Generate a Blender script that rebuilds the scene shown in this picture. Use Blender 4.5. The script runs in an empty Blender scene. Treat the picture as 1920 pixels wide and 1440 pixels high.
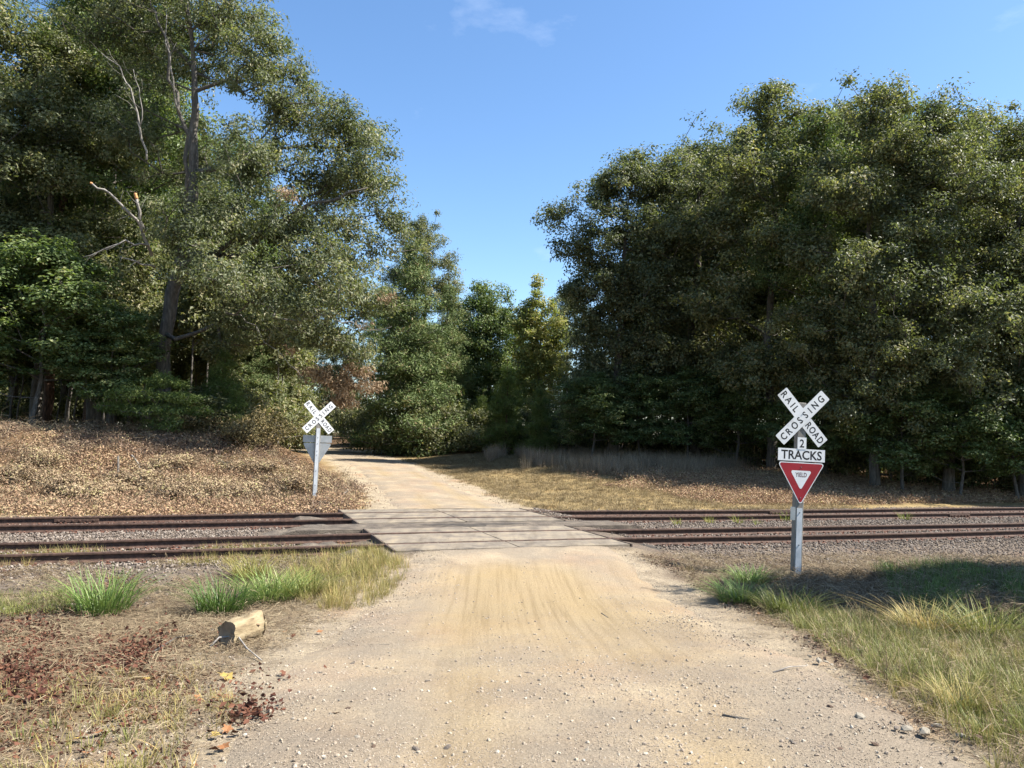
import bpy, math, random
import numpy as np
from mathutils import Vector, Matrix

# ---------------------------------------------------------------- camera, sky, sun, exposure
scene = bpy.context.scene
PHOTO_W, PHOTO_H, FPX = 1920.0, 1440.0, 1440.0
CAM_Z = 2.1                       # above the rail heads (z = 0)
PITCH = math.atan(100.0 / FPX)    # horizon 100 px under the picture's centre
ROLL = math.atan(0.026)
SUN_AZ, SUN_EL = 95.0, 51.0      # azimuth clockwise from the viewing direction (+Y)
F_ = np.array([0, math.cos(PITCH), math.sin(PITCH)])
U0 = np.array([0, -math.sin(PITCH), math.cos(PITCH)])
R0 = np.array([1.0, 0, 0])
R_ = math.cos(ROLL) * R0 + math.sin(ROLL) * U0
U_ = -math.sin(ROLL) * R0 + math.cos(ROLL) * U0
CAM = np.array([0, 0, CAM_Z])
cd = bpy.data.cameras.new('camera')
cd.sensor_width = 36.0
cd.lens = 36.0 * FPX / PHOTO_W
cd.clip_end = 3000
cam = bpy.data.objects.new('camera', cd)
scene.collection.objects.link(cam)
cam.matrix_world = Matrix(((R_[0], U_[0], -F_[0], 0), (R_[1], U_[1], -F_[1], 0), (R_[2], U_[2], -F_[2], CAM_Z), (0, 0, 0, 1)))
scene.camera = cam

world = bpy.data.worlds.new('World')
scene.world = world
world.use_nodes = True
wn, wl = world.node_tree.nodes, world.node_tree.links
wn.clear()
w_out = wn.new('ShaderNodeOutputWorld')
w_bg = wn.new('ShaderNodeBackground')
w_sky = wn.new('ShaderNodeTexSky')
w_sky.sky_type = 'NISHITA'
w_sky.sun_disc = False
w_sky.sun_elevation = math.radians(SUN_EL)
w_sky.sun_rotation = math.radians(SUN_AZ)
w_sky.altitude = 150
w_sky.air_density = 1.0
w_sky.dust_density = 0.6
w_sky.ozone_density = 2.2
w_bg.inputs['Strength'].default_value = 0.084
# a little thin cirrus everywhere in the sky
w_tc = wn.new('ShaderNodeTexCoord')
w_map = wn.new('ShaderNodeMapping')
w_map.inputs['Scale'].default_value = (3.2, 1.5, 7.5)
w_map.inputs['Rotation'].default_value = (0.2, 0.5, 0.3)
w_map.inputs['Location'].default_value = (1.35, 0.9, 0.4)
w_noise = wn.new('ShaderNodeTexNoise')
w_noise.inputs['Scale'].default_value = 1.3
w_noise.inputs['Detail'].default_value = 7
w_noise.inputs['Roughness'].default_value = 0.6
w_ramp = wn.new('ShaderNodeMapRange')
w_ramp.inputs[1].default_value = 0.60
w_ramp.inputs[2].default_value = 0.85
w_ramp.inputs[3].default_value = 0.0
w_ramp.inputs[4].default_value = 0.22
w_mix = wn.new('ShaderNodeMix')
w_mix.data_type = 'RGBA'
w_mix.inputs[7].default_value = (7.5, 7.8, 8.4, 1)
w_hsv = wn.new('ShaderNodeHueSaturation')
w_hsv.inputs['Saturation'].default_value = 1.14
w_hsv.inputs['Hue'].default_value = 0.5
w_hsv.inputs['Value'].default_value = 1.0
w_rot = wn.new('ShaderNodeMapping')
w_rot.inputs['Rotation'].default_value = (0, 0, -0.125)
wl.new(w_tc.outputs['Generated'], w_rot.inputs['Vector'])
wl.new(w_rot.outputs[0], w_map.inputs['Vector'])
wl.new(w_map.outputs[0], w_noise.inputs['Vector'])
wl.new(w_noise.outputs['Fac'], w_ramp.inputs[0])
wl.new(w_ramp.outputs[0], w_mix.inputs[0])
wl.new(w_sky.outputs[0], w_hsv.inputs['Color'])
wl.new(w_hsv.outputs[0], w_mix.inputs[6])
wl.new(w_mix.outputs[2], w_bg.inputs[0])
wl.new(w_bg.outputs[0], w_out.inputs[0])

sd = bpy.data.lights.new('sun', 'SUN')
sd.energy = 4.9
sd.angle = math.radians(0.53)
sd.color = (1.0, 0.955, 0.885)
sun = bpy.data.objects.new('sun', sd)
scene.collection.objects.link(sun)
az, el = math.radians(SUN_AZ), math.radians(SUN_EL)
SUN_DIR = Vector((math.sin(az) * math.cos(el), math.cos(az) * math.cos(el), math.sin(el)))
sun.rotation_euler = (-SUN_DIR).to_track_quat('-Z', 'Y').to_euler()
sun.location = (30, -10, 40)

scene.view_settings.view_transform = 'Standard'
scene.view_settings.look = 'None'
scene.view_settings.gamma = 1.0
scene.view_settings.exposure = 1.62
scene.view_settings.use_curve_mapping = False
scene.cycles.max_bounces = 5
scene.cycles.diffuse_bounces = 3
scene.cycles.glossy_bounces = 2
scene.cycles.transmission_bounces = 3
scene.cycles.transparent_max_bounces = 4

# ---------------------------------------------------------------- helpers
RNG = np.random.default_rng(7)
random.seed(7)
COL = scene.collection


def ray(px, py):
    v = F_ + R_ * ((px - 960.0) / FPX) + U_ * ((720.0 - py) / FPX)
    return v


def at(px, py, depth):
    """world point on a photo pixel's ray, `depth` metres away along the viewing axis"""
    return CAM + ray(px, py) * depth


def project(P):
    d = P - CAM
    z = d @ F_
    z = np.where(z > 0.05, z, 0.05)
    return 960 + FPX * (d @ R_) / z, 720 - FPX * (d @ U_) / z, d @ F_


def lattice(ix, iy, seed):
    h = (ix.astype(np.int64) * 374761393 + iy.astype(np.int64) * 668265263 + seed * 974634777) & 0xffffffff
    h = ((h ^ (h >> 13)) * 1274126177) & 0xffffffff
    h = h ^ (h >> 16)
    return (h & 0xffffff) / float(0xffffff)


def vnoise(x, y, seed=0):
    x = np.asarray(x, float)
    y = np.asarray(y, float)
    ix, iy = np.floor(x), np.floor(y)
    fx, fy = x - ix, y - iy
    fx, fy = fx * fx * (3 - 2 * fx), fy * fy * (3 - 2 * fy)
    a, b = lattice(ix, iy, seed), lattice(ix + 1, iy, seed)
    c, d = lattice(ix, iy + 1, seed), lattice(ix + 1, iy + 1, seed)
    return (a + (b - a) * fx) * (1 - fy) + (c + (d - c) * fx) * fy


def fbm(x, y, seed=0, octaves=4):
    t, amp, tot = 0.0, 1.0, 0.0
    for o in range(octaves):
        t = t + amp * vnoise(x * 2 ** o, y * 2 ** o, seed + o * 17)
        tot += amp
        amp *= 0.5
    return t / tot


def sstep(a, b, x):
    t = np.clip((np.asarray(x, float) - a) / (b - a), 0, 1)
    return t * t * (3 - 2 * t)


def in_poly(px, py, poly):
    inside = np.zeros(np.shape(px), bool)
    n = len(poly)
    for i in range(n):
        x1, y1 = poly[i]
        x2, y2 = poly[(i + 1) % n]
        cond = ((y1 > py) != (y2 > py))
        xi = (x2 - x1) * (py - y1) / ((y2 - y1) if y2 != y1 else 1e-9) + x1
        inside ^= cond & (px < xi)
    return inside


def lin(r, g, b):
    f = lambda v: (v / 255 / 12.92) if v / 255 <= 0.04045 else ((v / 255 + 0.055) / 1.055) ** 2.4
    return (0.7 * f(r), 0.7 * f(g), 0.7 * f(b))


def link(o, parent=None):
    COL.objects.link(o)
    if parent is not None:
        o.parent = parent
    return o


def tag(o, label=None, category=None, group=None, kind=None):
    if label:
        o['label'] = label
    if category:
        o['category'] = category
    if group:
        o['group'] = group
    if kind:
        o['kind'] = kind
    return o


def empty(name, loc=(0, 0, 0), rz=0.0, parent=None):
    o = bpy.data.objects.new(name, None)
    o.location = Vector([float(v) for v in loc])
    o.rotation_euler = (0, 0, rz)
    o.empty_display_size = 0.2
    return link(o, parent)


def mesh_np(name, verts, loops, counts, smooth=False, attrs=None):
    """mesh from numpy arrays: loops = flat vertex indices, counts = vertices of each face"""
    me = bpy.data.meshes.new(name)
    verts = np.asarray(verts, np.float32)
    loops = np.asarray(loops, np.int32).ravel()
    counts = np.asarray(counts, np.int32)
    me.vertices.add(len(verts))
    me.vertices.foreach_set('co', verts.ravel())
    me.loops.add(len(loops))
    me.loops.foreach_set('vertex_index', loops)
    me.polygons.add(len(counts))
    starts = (np.cumsum(counts) - counts).astype(np.int32)
    me.polygons.foreach_set('loop_start', starts)
    me.polygons.foreach_set('loop_total', counts)
    me.polygons.foreach_set('use_smooth', np.full(len(counts), smooth, bool))
    for nm, (typ, data) in (attrs or {}).items():
        a = me.attributes.new(nm, typ, 'POINT')
        if typ == 'FLOAT':
            a.data.foreach_set('value', np.asarray(data, np.float32).ravel())
        elif typ == 'FLOAT_COLOR':
            a.data.foreach_set('color', np.asarray(data, np.float32).ravel())
        elif typ == 'FLOAT_VECTOR':
            a.data.foreach_set('vector', np.asarray(data, np.float32).ravel())
        elif typ == 'INT':
            a.data.foreach_set('value', np.asarray(data, np.int32).ravel())
    me.update(calc_edges=True)
    return me


def mesh_obj(name, me, mat, parent=None):
    if mat is not None:
        me.materials.clear()
        for m in (mat if isinstance(mat, (list, tuple)) else [mat]):
            me.materials.append(m)
    return link(bpy.data.objects.new(name, me), parent)


class MB:
    """collects plain geometry for one mesh"""

    def __init__(self):
        self.v, self.f, self.m = [], [], []

    def add(self, verts, faces, mi=0):
        o = len(self.v)
        self.v += [tuple(float(c) for c in p) for p in verts]
        self.f += [tuple(o + i for i in f) for f in faces]
        self.m += [mi] * len(faces)
        return self

    def box(self, x0, x1, y0, y1, z0, z1, mi=0, bevel=0.0):
        b = bevel
        if b <= 0:
            v = [(x, y, z) for z in (z0, z1) for y in (y0, y1) for x in (x0, x1)]
            f = [(0, 2, 3, 1), (4, 5, 7, 6), (0, 1, 5, 4), (2, 6, 7, 3), (0, 4, 6, 2), (1, 3, 7, 5)]
            return self.add(v, f, mi)
        v, f = [], []
        for zz, ins in ((z0, b), (z0 + b, 0), (z1 - b, 0), (z1, b)):
            xa, xb, ya, yb = x0 + ins, x1 - ins, y0 + ins, y1 - ins
            e = b if ins == 0 else b * 0.5
            v += [(xa + e, ya, zz), (xb - e, ya, zz), (xb, ya + e, zz), (xb, yb - e, zz), (xb - e, yb, zz), (xa + e, yb, zz), (xa, yb - e, zz), (xa, ya + e, zz)]
        for r in range(3):
            for i in range(8):
                j = (i + 1) % 8
                f.append((r * 8 + i, r * 8 + j, r * 8 + 8 + j, r * 8 + 8 + i))
        f.append(tuple(range(7, -1, -1)))
        f.append(tuple(range(24, 32)))
        return self.add(v, f, mi)

    def prism(self, poly, y0, y1, mi=0):
        """polygon in the XZ plane (counter-clockwise seen from -Y) given thickness along Y"""
        n = len(poly)
        v = [(x, y0, z) for x, z in poly] + [(x, y1, z) for x, z in poly]
        f = [tuple(range(n)), tuple(range(2 * n - 1, n - 1, -1))]
        f += [(i, n + i, n + (i + 1) % n, (i + 1) % n) for i in range(n)]
        return self.add(v, f, mi)

    def tube(self, pts, radii, sides=6, mi=0, cap=True):
        pts = [Vector([float(c) for c in p]) for p in pts]
        v, f = [], []
        up = Vector((0.13, 0.21, 0.97))
        for i, p in enumerate(pts):
            t = (pts[min(i + 1, len(pts) - 1)] - pts[max(i - 1, 0)]).normalized()
            a = t.cross(up)
            if a.length < 0.05:
                a = t.cross(Vector((1, 0, 0)))
            a.normalize()
            b = t.cross(a)
            for j in range(sides):
                an = 2 * math.pi * j / sides
                v.append(p + (a * math.cos(an) + b * math.sin(an)) * radii[i])
        for i in range(len(pts) - 1):
            for j in range(sides):
                k = (j + 1) % sides
                f.append((i * sides + j, i * sides + k, (i + 1) * sides + k, (i + 1) * sides + j))
        if cap:
            f.append(tuple(range(sides - 1, -1, -1)))
            f.append(tuple(range((len(pts) - 1) * sides, len(pts) * sides)))
        return self.add(v, f, mi)

    def mesh(self, name, smooth=False):
        me = bpy.data.meshes.new(name)
        me.from_pydata(self.v, [], self.f)
        me.polygons.foreach_set('material_index', self.m)
        if smooth:
            me.polygons.foreach_set('use_smooth', [True] * len(self.f))
        me.update()
        return me

    def build(self, name, mat, parent=None, smooth=False):
        return mesh_obj(name, self.mesh(name, smooth), mat, parent)


# ---------------------------------------------------------------- materials
def nodes_of(name):
    m = bpy.data.materials.new(name)
    m.use_nodes = True
    nt = m.node_tree
    nt.nodes.clear()
    out = nt.nodes.new('ShaderNodeOutputMaterial')
    bs = nt.nodes.new('ShaderNodeBsdfPrincipled')
    nt.links.new(bs.outputs[0], out.inputs[0])
    return m, nt, bs, out


def N(nt, kind, **inp):
    n = nt.nodes.new(kind)
    for k, v in inp.items():
        n.inputs[k.replace('_', ' ')].default_value = v
    return n


def ramp(nt, stops, interp='LINEAR'):
    r = nt.nodes.new('ShaderNodeValToRGB')
    r.color_ramp.interpolation = interp
    els = r.color_ramp.elements
    while len(els) < len(stops):
        els.new(0.5)
    for e, (p, c) in zip(els, stops):
        e.position = p
        e.color = (c[0], c[1], c[2], 1)
    return r


def mixc(nt, fac, a, b, blend='MIX'):
    m = nt.nodes.new('ShaderNodeMix')
    m.data_type = 'RGBA'
    m.blend_type = blend
    for sock, val in ((0, fac), (6, a), (7, b)):
        if hasattr(val, 'is_output'):
            nt.links.new(val, m.inputs[sock])
        elif sock == 0:
            m.inputs[0].default_value = val
        else:
            m.inputs[sock].default_value = (val[0], val[1], val[2], 1)
    return m.outputs[2]


def noise_out(nt, coord, scale, detail=5, rough=0.6, col=False):
    n = N(nt, 'ShaderNodeTexNoise', Scale=scale, Detail=detail, Roughness=rough)
    nt.links.new(coord, n.inputs['Vector'])
    return n.outputs['Color' if col else 'Fac']


def bump(nt, bs, height, strength, dist):
    b = N(nt, 'ShaderNodeBump', Strength=strength, Distance=dist)
    nt.links.new(height, b.inputs['Height'])
    nt.links.new(b.outputs[0], bs.inputs['Normal'])
    return b


def simple_mat(name, stops, scale=6.0, rough=0.8, bump_s=0.3, bump_d=0.01, detail=6, metallic=0.0, spec=0.3, stretch=None, bump_scale=None):
    m, nt, bs, out = nodes_of(name)
    tc = nt.nodes.new('ShaderNodeTexCoord')
    co = tc.outputs['Object']
    if stretch:
        mp = nt.nodes.new('ShaderNodeMapping')
        mp.inputs['Scale'].default_value = stretch
        nt.links.new(co, mp.inputs[0])
        co = mp.outputs[0]
    fac = noise_out(nt, co, scale, detail)
    r = ramp(nt, stops)
    nt.links.new(fac, r.inputs[0])
    nt.links.new(r.outputs[0], bs.inputs['Base Color'])
    bs.inputs['Roughness'].default_value = rough
    bs.inputs['Metallic'].default_value = metallic
    bs.inputs['Specular IOR Level'].default_value = spec
    if bump_s > 0:
        bump(nt, bs, noise_out(nt, co, bump_scale or scale * 4, 5), bump_s, bump_d)
    return m


def leaf_mat(name, stops, rough=0.5, spec=0.35, transl=0.25, tint=(1.1, 1.2, 0.55)):
    """leaf colour from the mesh's own per-leaf 'tone'"""
    m, nt, bs, out = nodes_of(name)
    a = nt.nodes.new('ShaderNodeAttribute')
    a.attribute_name = 'tone'
    r = ramp(nt, stops)
    nt.links.new(a.outputs['Fac'], r.inputs[0])
    nt.links.new(r.outputs[0], bs.inputs['Base Color'])
    bs.inputs['Roughness'].default_value = rough
    bs.inputs['Specular IOR Level'].default_value = spec
    tr = nt.nodes.new('ShaderNodeBsdfTranslucent')
    nt.links.new(mixc(nt, 1.0, r.outputs[0], tint, 'MULTIPLY'), tr.inputs['Color'])
    mx = nt.nodes.new('ShaderNodeMixShader')
    mx.inputs[0].default_value = transl
    nt.links.new(bs.outputs[0], mx.inputs[1])
    nt.links.new(tr.outputs[0], mx.inputs[2])
    nt.links.new(mx.outputs[0], out.inputs[0])
    return m


def rand_mat(name, stops, rough=0.8, spec=0.2, transl=0.0):
    """colour varied from one scattered piece to the next"""
    m, nt, bs, out = nodes_of(name)
    oi = nt.nodes.new('ShaderNodeObjectInfo')
    a = nt.nodes.new('ShaderNodeAttribute')
    a.attribute_name = 'tone'
    ad = nt.nodes.new('ShaderNodeMath')
    ad.operation = 'MULTIPLY_ADD'
    nt.links.new(a.outputs['Fac'], ad.inputs[0])
    ad.inputs[1].default_value = 0.5
    ml = nt.nodes.new('ShaderNodeMath')
    ml.operation = 'MULTIPLY'
    nt.links.new(oi.outputs['Random'], ml.inputs[0])
    ml.inputs[1].default_value = 0.5
    nt.links.new(ml.outputs[0], ad.inputs[2])
    r = ramp(nt, stops)
    nt.links.new(ad.outputs[0], r.inputs[0])
    nt.links.new(r.outputs[0], bs.inputs['Base Color'])
    bs.inputs['Roughness'].default_value = rough
    bs.inputs['Specular IOR Level'].default_value = spec
    if transl > 0:
        tr = nt.nodes.new('ShaderNodeBsdfTranslucent')
        nt.links.new(r.outputs[0], tr.inputs['Color'])
        mx = nt.nodes.new('ShaderNodeMixShader')
        mx.inputs[0].default_value = transl
        nt.links.new(bs.outputs[0], mx.inputs[1])
        nt.links.new(tr.outputs[0], mx.inputs[2])
        nt.links.new(mx.outputs[0], out.inputs[0])
    return m


M = {}
M['bark'] = simple_mat('bark', [(0.25, (0.045, 0.038, 0.032)), (0.55, (0.13, 0.115, 0.096)), (0.8, (0.25, 0.225, 0.195))], 5, 0.9, 0.9, 0.05, stretch=(3, 3, 0.5))
M['bark_pine'] = simple_mat('bark_pine', [(0.3, (0.03, 0.02, 0.016)), (0.55, (0.13, 0.075, 0.05)), (0.8, (0.24, 0.14, 0.095))], 5, 0.9, 0.9, 0.05, stretch=(3, 3, 0.7))
M['dead_wood'] = simple_mat('dead_wood', [(0.3, (0.13, 0.115, 0.10)), (0.7, (0.30, 0.275, 0.24))], 6, 0.85, 0.4, 0.01, stretch=(1, 1, 1))
M['cut_wood'] = simple_mat('cut_wood', [(0.3, (0.45, 0.20, 0.08)), (0.7, (0.55, 0.28, 0.12))], 12, 0.8, 0.2, 0.005)

# ---------------------------------------------------------------- the lie of the land
D1, KR = 15.5, 0.372                       # the near rail crosses the viewing axis 15.5 m away; slope of the tracks
CR = 1 / math.sqrt(1 + KR * KR)
TDIR = np.array([CR, KR * CR, 0])          # along the rails
NDIR = np.array([-KR * CR, CR, 0])         # across the rails, away from the camera
TRACK_GAP = 4.3                            # centre to centre
ROAD = np.array([(0.9, -30), (0.62, 0), (0.42, 4), (0.2, 9), (0.1, 14), (-0.25, 17), (-1.2, 21), (-2.6, 27.2), (-4.35, 33), (-7.3, 43),
                 (-11.3, 53.5), (-15.8, 62), (-22, 71), (-33, 81), (-50, 90), (-90, 104)])


def su(X, Y):
    return X * CR + (Y - D1) * KR * CR, (-KR * X + (Y - D1)) * CR


def track_pt(s, u, z=0.0):
    p = np.array([0, D1, 0]) + s * TDIR + u * NDIR
    p[2] = z
    return p


def hump(s):
    return 0.05 * np.exp(-(np.asarray(s, float) / 7.0) ** 2)


def road_x(Y):
    return np.interp(Y, ROAD[:, 1], ROAD[:, 0])


def road_slope(Y):
    return (road_x(np.asarray(Y) + 1.0) - road_x(np.asarray(Y) - 1.0)) / 2.0


def lateral(X, Y):
    return (X - road_x(Y)) / np.sqrt(1 + road_slope(Y) ** 2)


UZ = np.array([(-80, 0.8), (-30, 0.6), (-14.5, 0.45), (-9, 0.12), (-4.5, -0.20), (-2.6, -0.25), (-1.3, -0.2), (-0.9, -0.19), (6.9, -0.19), (8.0, -0.2),
               (9.5, -0.12), (11.9, -0.05), (18, 0.15), (28, 0.4), (40, 0.65), (49, 0.85), (60, 1.0), (90, 1.3), (250, 1.6), (900, 2)])


def gz(X, Y, fine=True):
    X = np.asarray(X, float)
    Y = np.asarray(Y, float)
    s, u = su(X, Y)
    lat = lateral(X, Y)
    z = np.interp(u, UZ[:, 0], UZ[:, 1])
    left = sstep(2.8, 7.5, -lat) * sstep(10.3, 18.5, u + 1.5 * (fbm(X * 0.25, Y * 0.25, 3) - 0.5))
    z = z + np.maximum(0, 2.05 - z) * left
    right = sstep(3, 9, lat) * sstep(9.5, 20, u)
    z = z + 0.5 * right
    # the dirt ramps up to the crossing panels
    onroad = 1 - sstep(2.2, 3.4, np.abs(lat - 0.1))
    z = z + onroad * (np.maximum(0, -0.045 - z) * sstep(-4.5, -1.2, u) * (1 - sstep(9, 11.5, u)))
    # shallow ditch beside the road on the right, near side
    z = z - 0.16 * np.exp(-((lat - 5.6) / 1.6) ** 2) * sstep(-12, -6.5, u) * (1 - sstep(-4, -2, u))
    rough = 0.05 * (fbm(X * 0.9, Y * 0.9, 5) - 0.5) * (1 - 0.7 * onroad)
    rough = rough + 0.55 * (fbm(X * 0.55, Y * 0.55, 8) - 0.5) * left * (1 - sstep(24, 40, u))
    inbed = sstep(-1.6, -0.9, u) * (1 - sstep(6.6, 7.4, u))
    rough = rough * (1 - 0.8 * inbed)
    if fine:
        rough = rough + 0.012 * (fbm(X * 5, Y * 5, 11, 2) - 0.5) * (1 - 0.6 * onroad)
    return z + rough + hump(s) * inbed


def ground_at(px, py):
    """the ground point a photo pixel looks at"""
    r = ray(px, py)
    best = None
    t = np.linspace(2.5, 120, 4000)
    P = CAM + t[:, None] * r
    below = P[:, 2] - gz(P[:, 0], P[:, 1])
    i = np.argmax(below < 0)
    p = P[i].copy()
    p[2] = gz(p[0], p[1])
    return p


def axis_steps(lo, hi, core_lo, core_hi, step, grow):
    a = [core_lo]
    st = step
    while a[-1] > lo:
        st *= grow
        a.append(a[-1] - st)
    b = [core_hi]
    st = step
    while b[-1] < hi:
        st *= grow
        b.append(b[-1] + st)
    return np.array(a[::-1] + list(np.arange(core_lo + step, core_hi, step)) + b)


xs = axis_steps(-420, 420, -14, 14, 0.16, 1.06)
ys = axis_steps(-40, 700, 3, 26, 0.16, 1.045)
GX, GY = np.meshgrid(xs, ys)
GZ = gz(GX, GY)
gs, gu = su(GX, GY)
glat = lateral(GX, GY)
pxs, pys, pdep = project(np.stack([GX, GY, GZ], -1))

# zone colours: what the ground itself is made of
C_DIRT = np.array(lin(170, 156, 134))
C_STRAW = np.array(lin(160, 140, 100))
C_THATCH = np.array(lin(134, 118, 94))
C_LITTER = np.array(lin(116, 94, 72))
C_BALLAST = np.array(lin(120, 109, 98))
C_FOREST = np.array(lin(92, 74, 56))
C_GREEN = np.array(lin(108, 102, 60))
zone = np.broadcast_to(C_STRAW, GX.shape + (3,)).copy()


def blend(mask, c):
    global zone
    zone = zone * (1 - mask[..., None]) + c * mask[..., None]


n1 = fbm(GX * 0.7, GY * 0.7, 21)
n2 = fbm(GX * 2.2, GY * 2.2, 31)
near = 1 - sstep(-1.6, -0.6, gu)
blend(near, C_THATCH)
blend(near * sstep(0.5, 0.62, n1) * 0.6, C_LITTER)
blend(near * sstep(2.6, 4.0, glat) * 0.6, C_GREEN)
blend(near * (1 - sstep(2.4, 3.4, np.abs(glat) + (n2 - 0.5) * 1.5)), C_DIRT)
blend(sstep(-4.6, -2.2, gu + (n1 - 0.5) * 1.2) * (1 - sstep(7.2, 8.4, gu + (n1 - 0.5) * 2)) * sstep(2.2, 3.2, np.abs(glat) + (n2 - .5)), C_BALLAST)
blend(sstep(-1.4, -0.8, gu) * (1 - sstep(7, 8, gu)), C_BALLAST)
blend(sstep(6.6, 7.5, gu) * (1 - sstep(2.2, 3.0, np.abs(glat) + (n2 - 0.5))) * (1 - sstep(60, 70, gu)), C_DIRT)
bank = sstep(8.2, 9.5, gu + (n1 - 0.5) * 2) * sstep(2.4, 3.6, -glat + (n2 - 0.5) * 1.5)
blend(bank, C_LITTER)
rstrip = sstep(8.5, 10, gu) * sstep(9, 13, glat + (n1 - .5) * 3 + (gu - 12) * 0.2)
blend(rstrip * 0.85, C_LITTER)
fl = sstep(17, 21, gu) * sstep(4, 8, -glat)
fr = sstep(18, 23, gu) * sstep(12, 17, glat)
blend(np.maximum(fl, fr), C_FOREST)
blend(sstep(44, 58, gu), C_FOREST)

nx, ny = len(xs), len(ys)
verts = np.stack([GX, GY, GZ], -1).reshape(-1, 3)
ii = np.arange(nx * ny).reshape(ny, nx)
quads = np.stack([ii[:-1, :-1], ii[:-1, 1:], ii[1:, 1:], ii[1:, :-1]], -1).reshape(-1, 4)
zc = np.concatenate([zone.reshape(-1, 3), np.ones((nx * ny, 1))], 1)
gmesh = mesh_np('ground', verts, quads, np.full(len(quads), 4), True, {'zcol': ('FLOAT_COLOR', zc)})


def ground_material():
    m, nt, bs, out = nodes_of('ground_soil')
    tc = nt.nodes.new('ShaderNodeTexCoord')
    co = tc.outputs['Object']
    a = nt.nodes.new('ShaderNodeAttribute')
    a.attribute_name = 'zcol'
    r1 = ramp(nt, [(0.25, (0.55, 0.52, 0.5)), (0.5, (0.98, 0.97, 0.95)), (0.75, (1.35, 1.33, 1.25))])
    nt.links.new(noise_out(nt, co, 2.3, 8, 0.7), r1.inputs[0])
    r2 = ramp(nt, [(0.3, (0.5, 0.47, 0.45)), (0.5, (1, 1, 1)), (0.72, (1.5, 1.45, 1.35))])
    nt.links.new(noise_out(nt, co, 26, 6, 0.75), r2.inputs[0])
    c = mixc(nt, 1.0, a.outputs['Color'], r1.outputs[0], 'MULTIPLY')
    c = mixc(nt, 0.75, c, r2.outputs[0], 'MULTIPLY')
    r3 = ramp(nt, [(0.56, (1, 1, 1)), (0.68, (1.05, 0.86, 0.76))])
    nt.links.new(noise_out(nt, co, 0.55, 4), r3.inputs[0])
    c = mixc(nt, 0.8, c, r3.outputs[0], 'MULTIPLY')
    nt.links.new(c, bs.inputs['Base Color'])
    bs.inputs['Roughness'].default_value = 0.95
    bs.inputs['Specular IOR Level'].default_value = 0.1
    bump(nt, bs, noise_out(nt, co, 22, 8, 0.8), 0.8, 0.05)
    return m


M['ground'] = ground_material()
tag(mesh_obj('ground', gmesh, M['ground']), 'dry grassy ground rolling up to wooded banks on either side of the tracks', 'ground', kind='structure')


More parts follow.
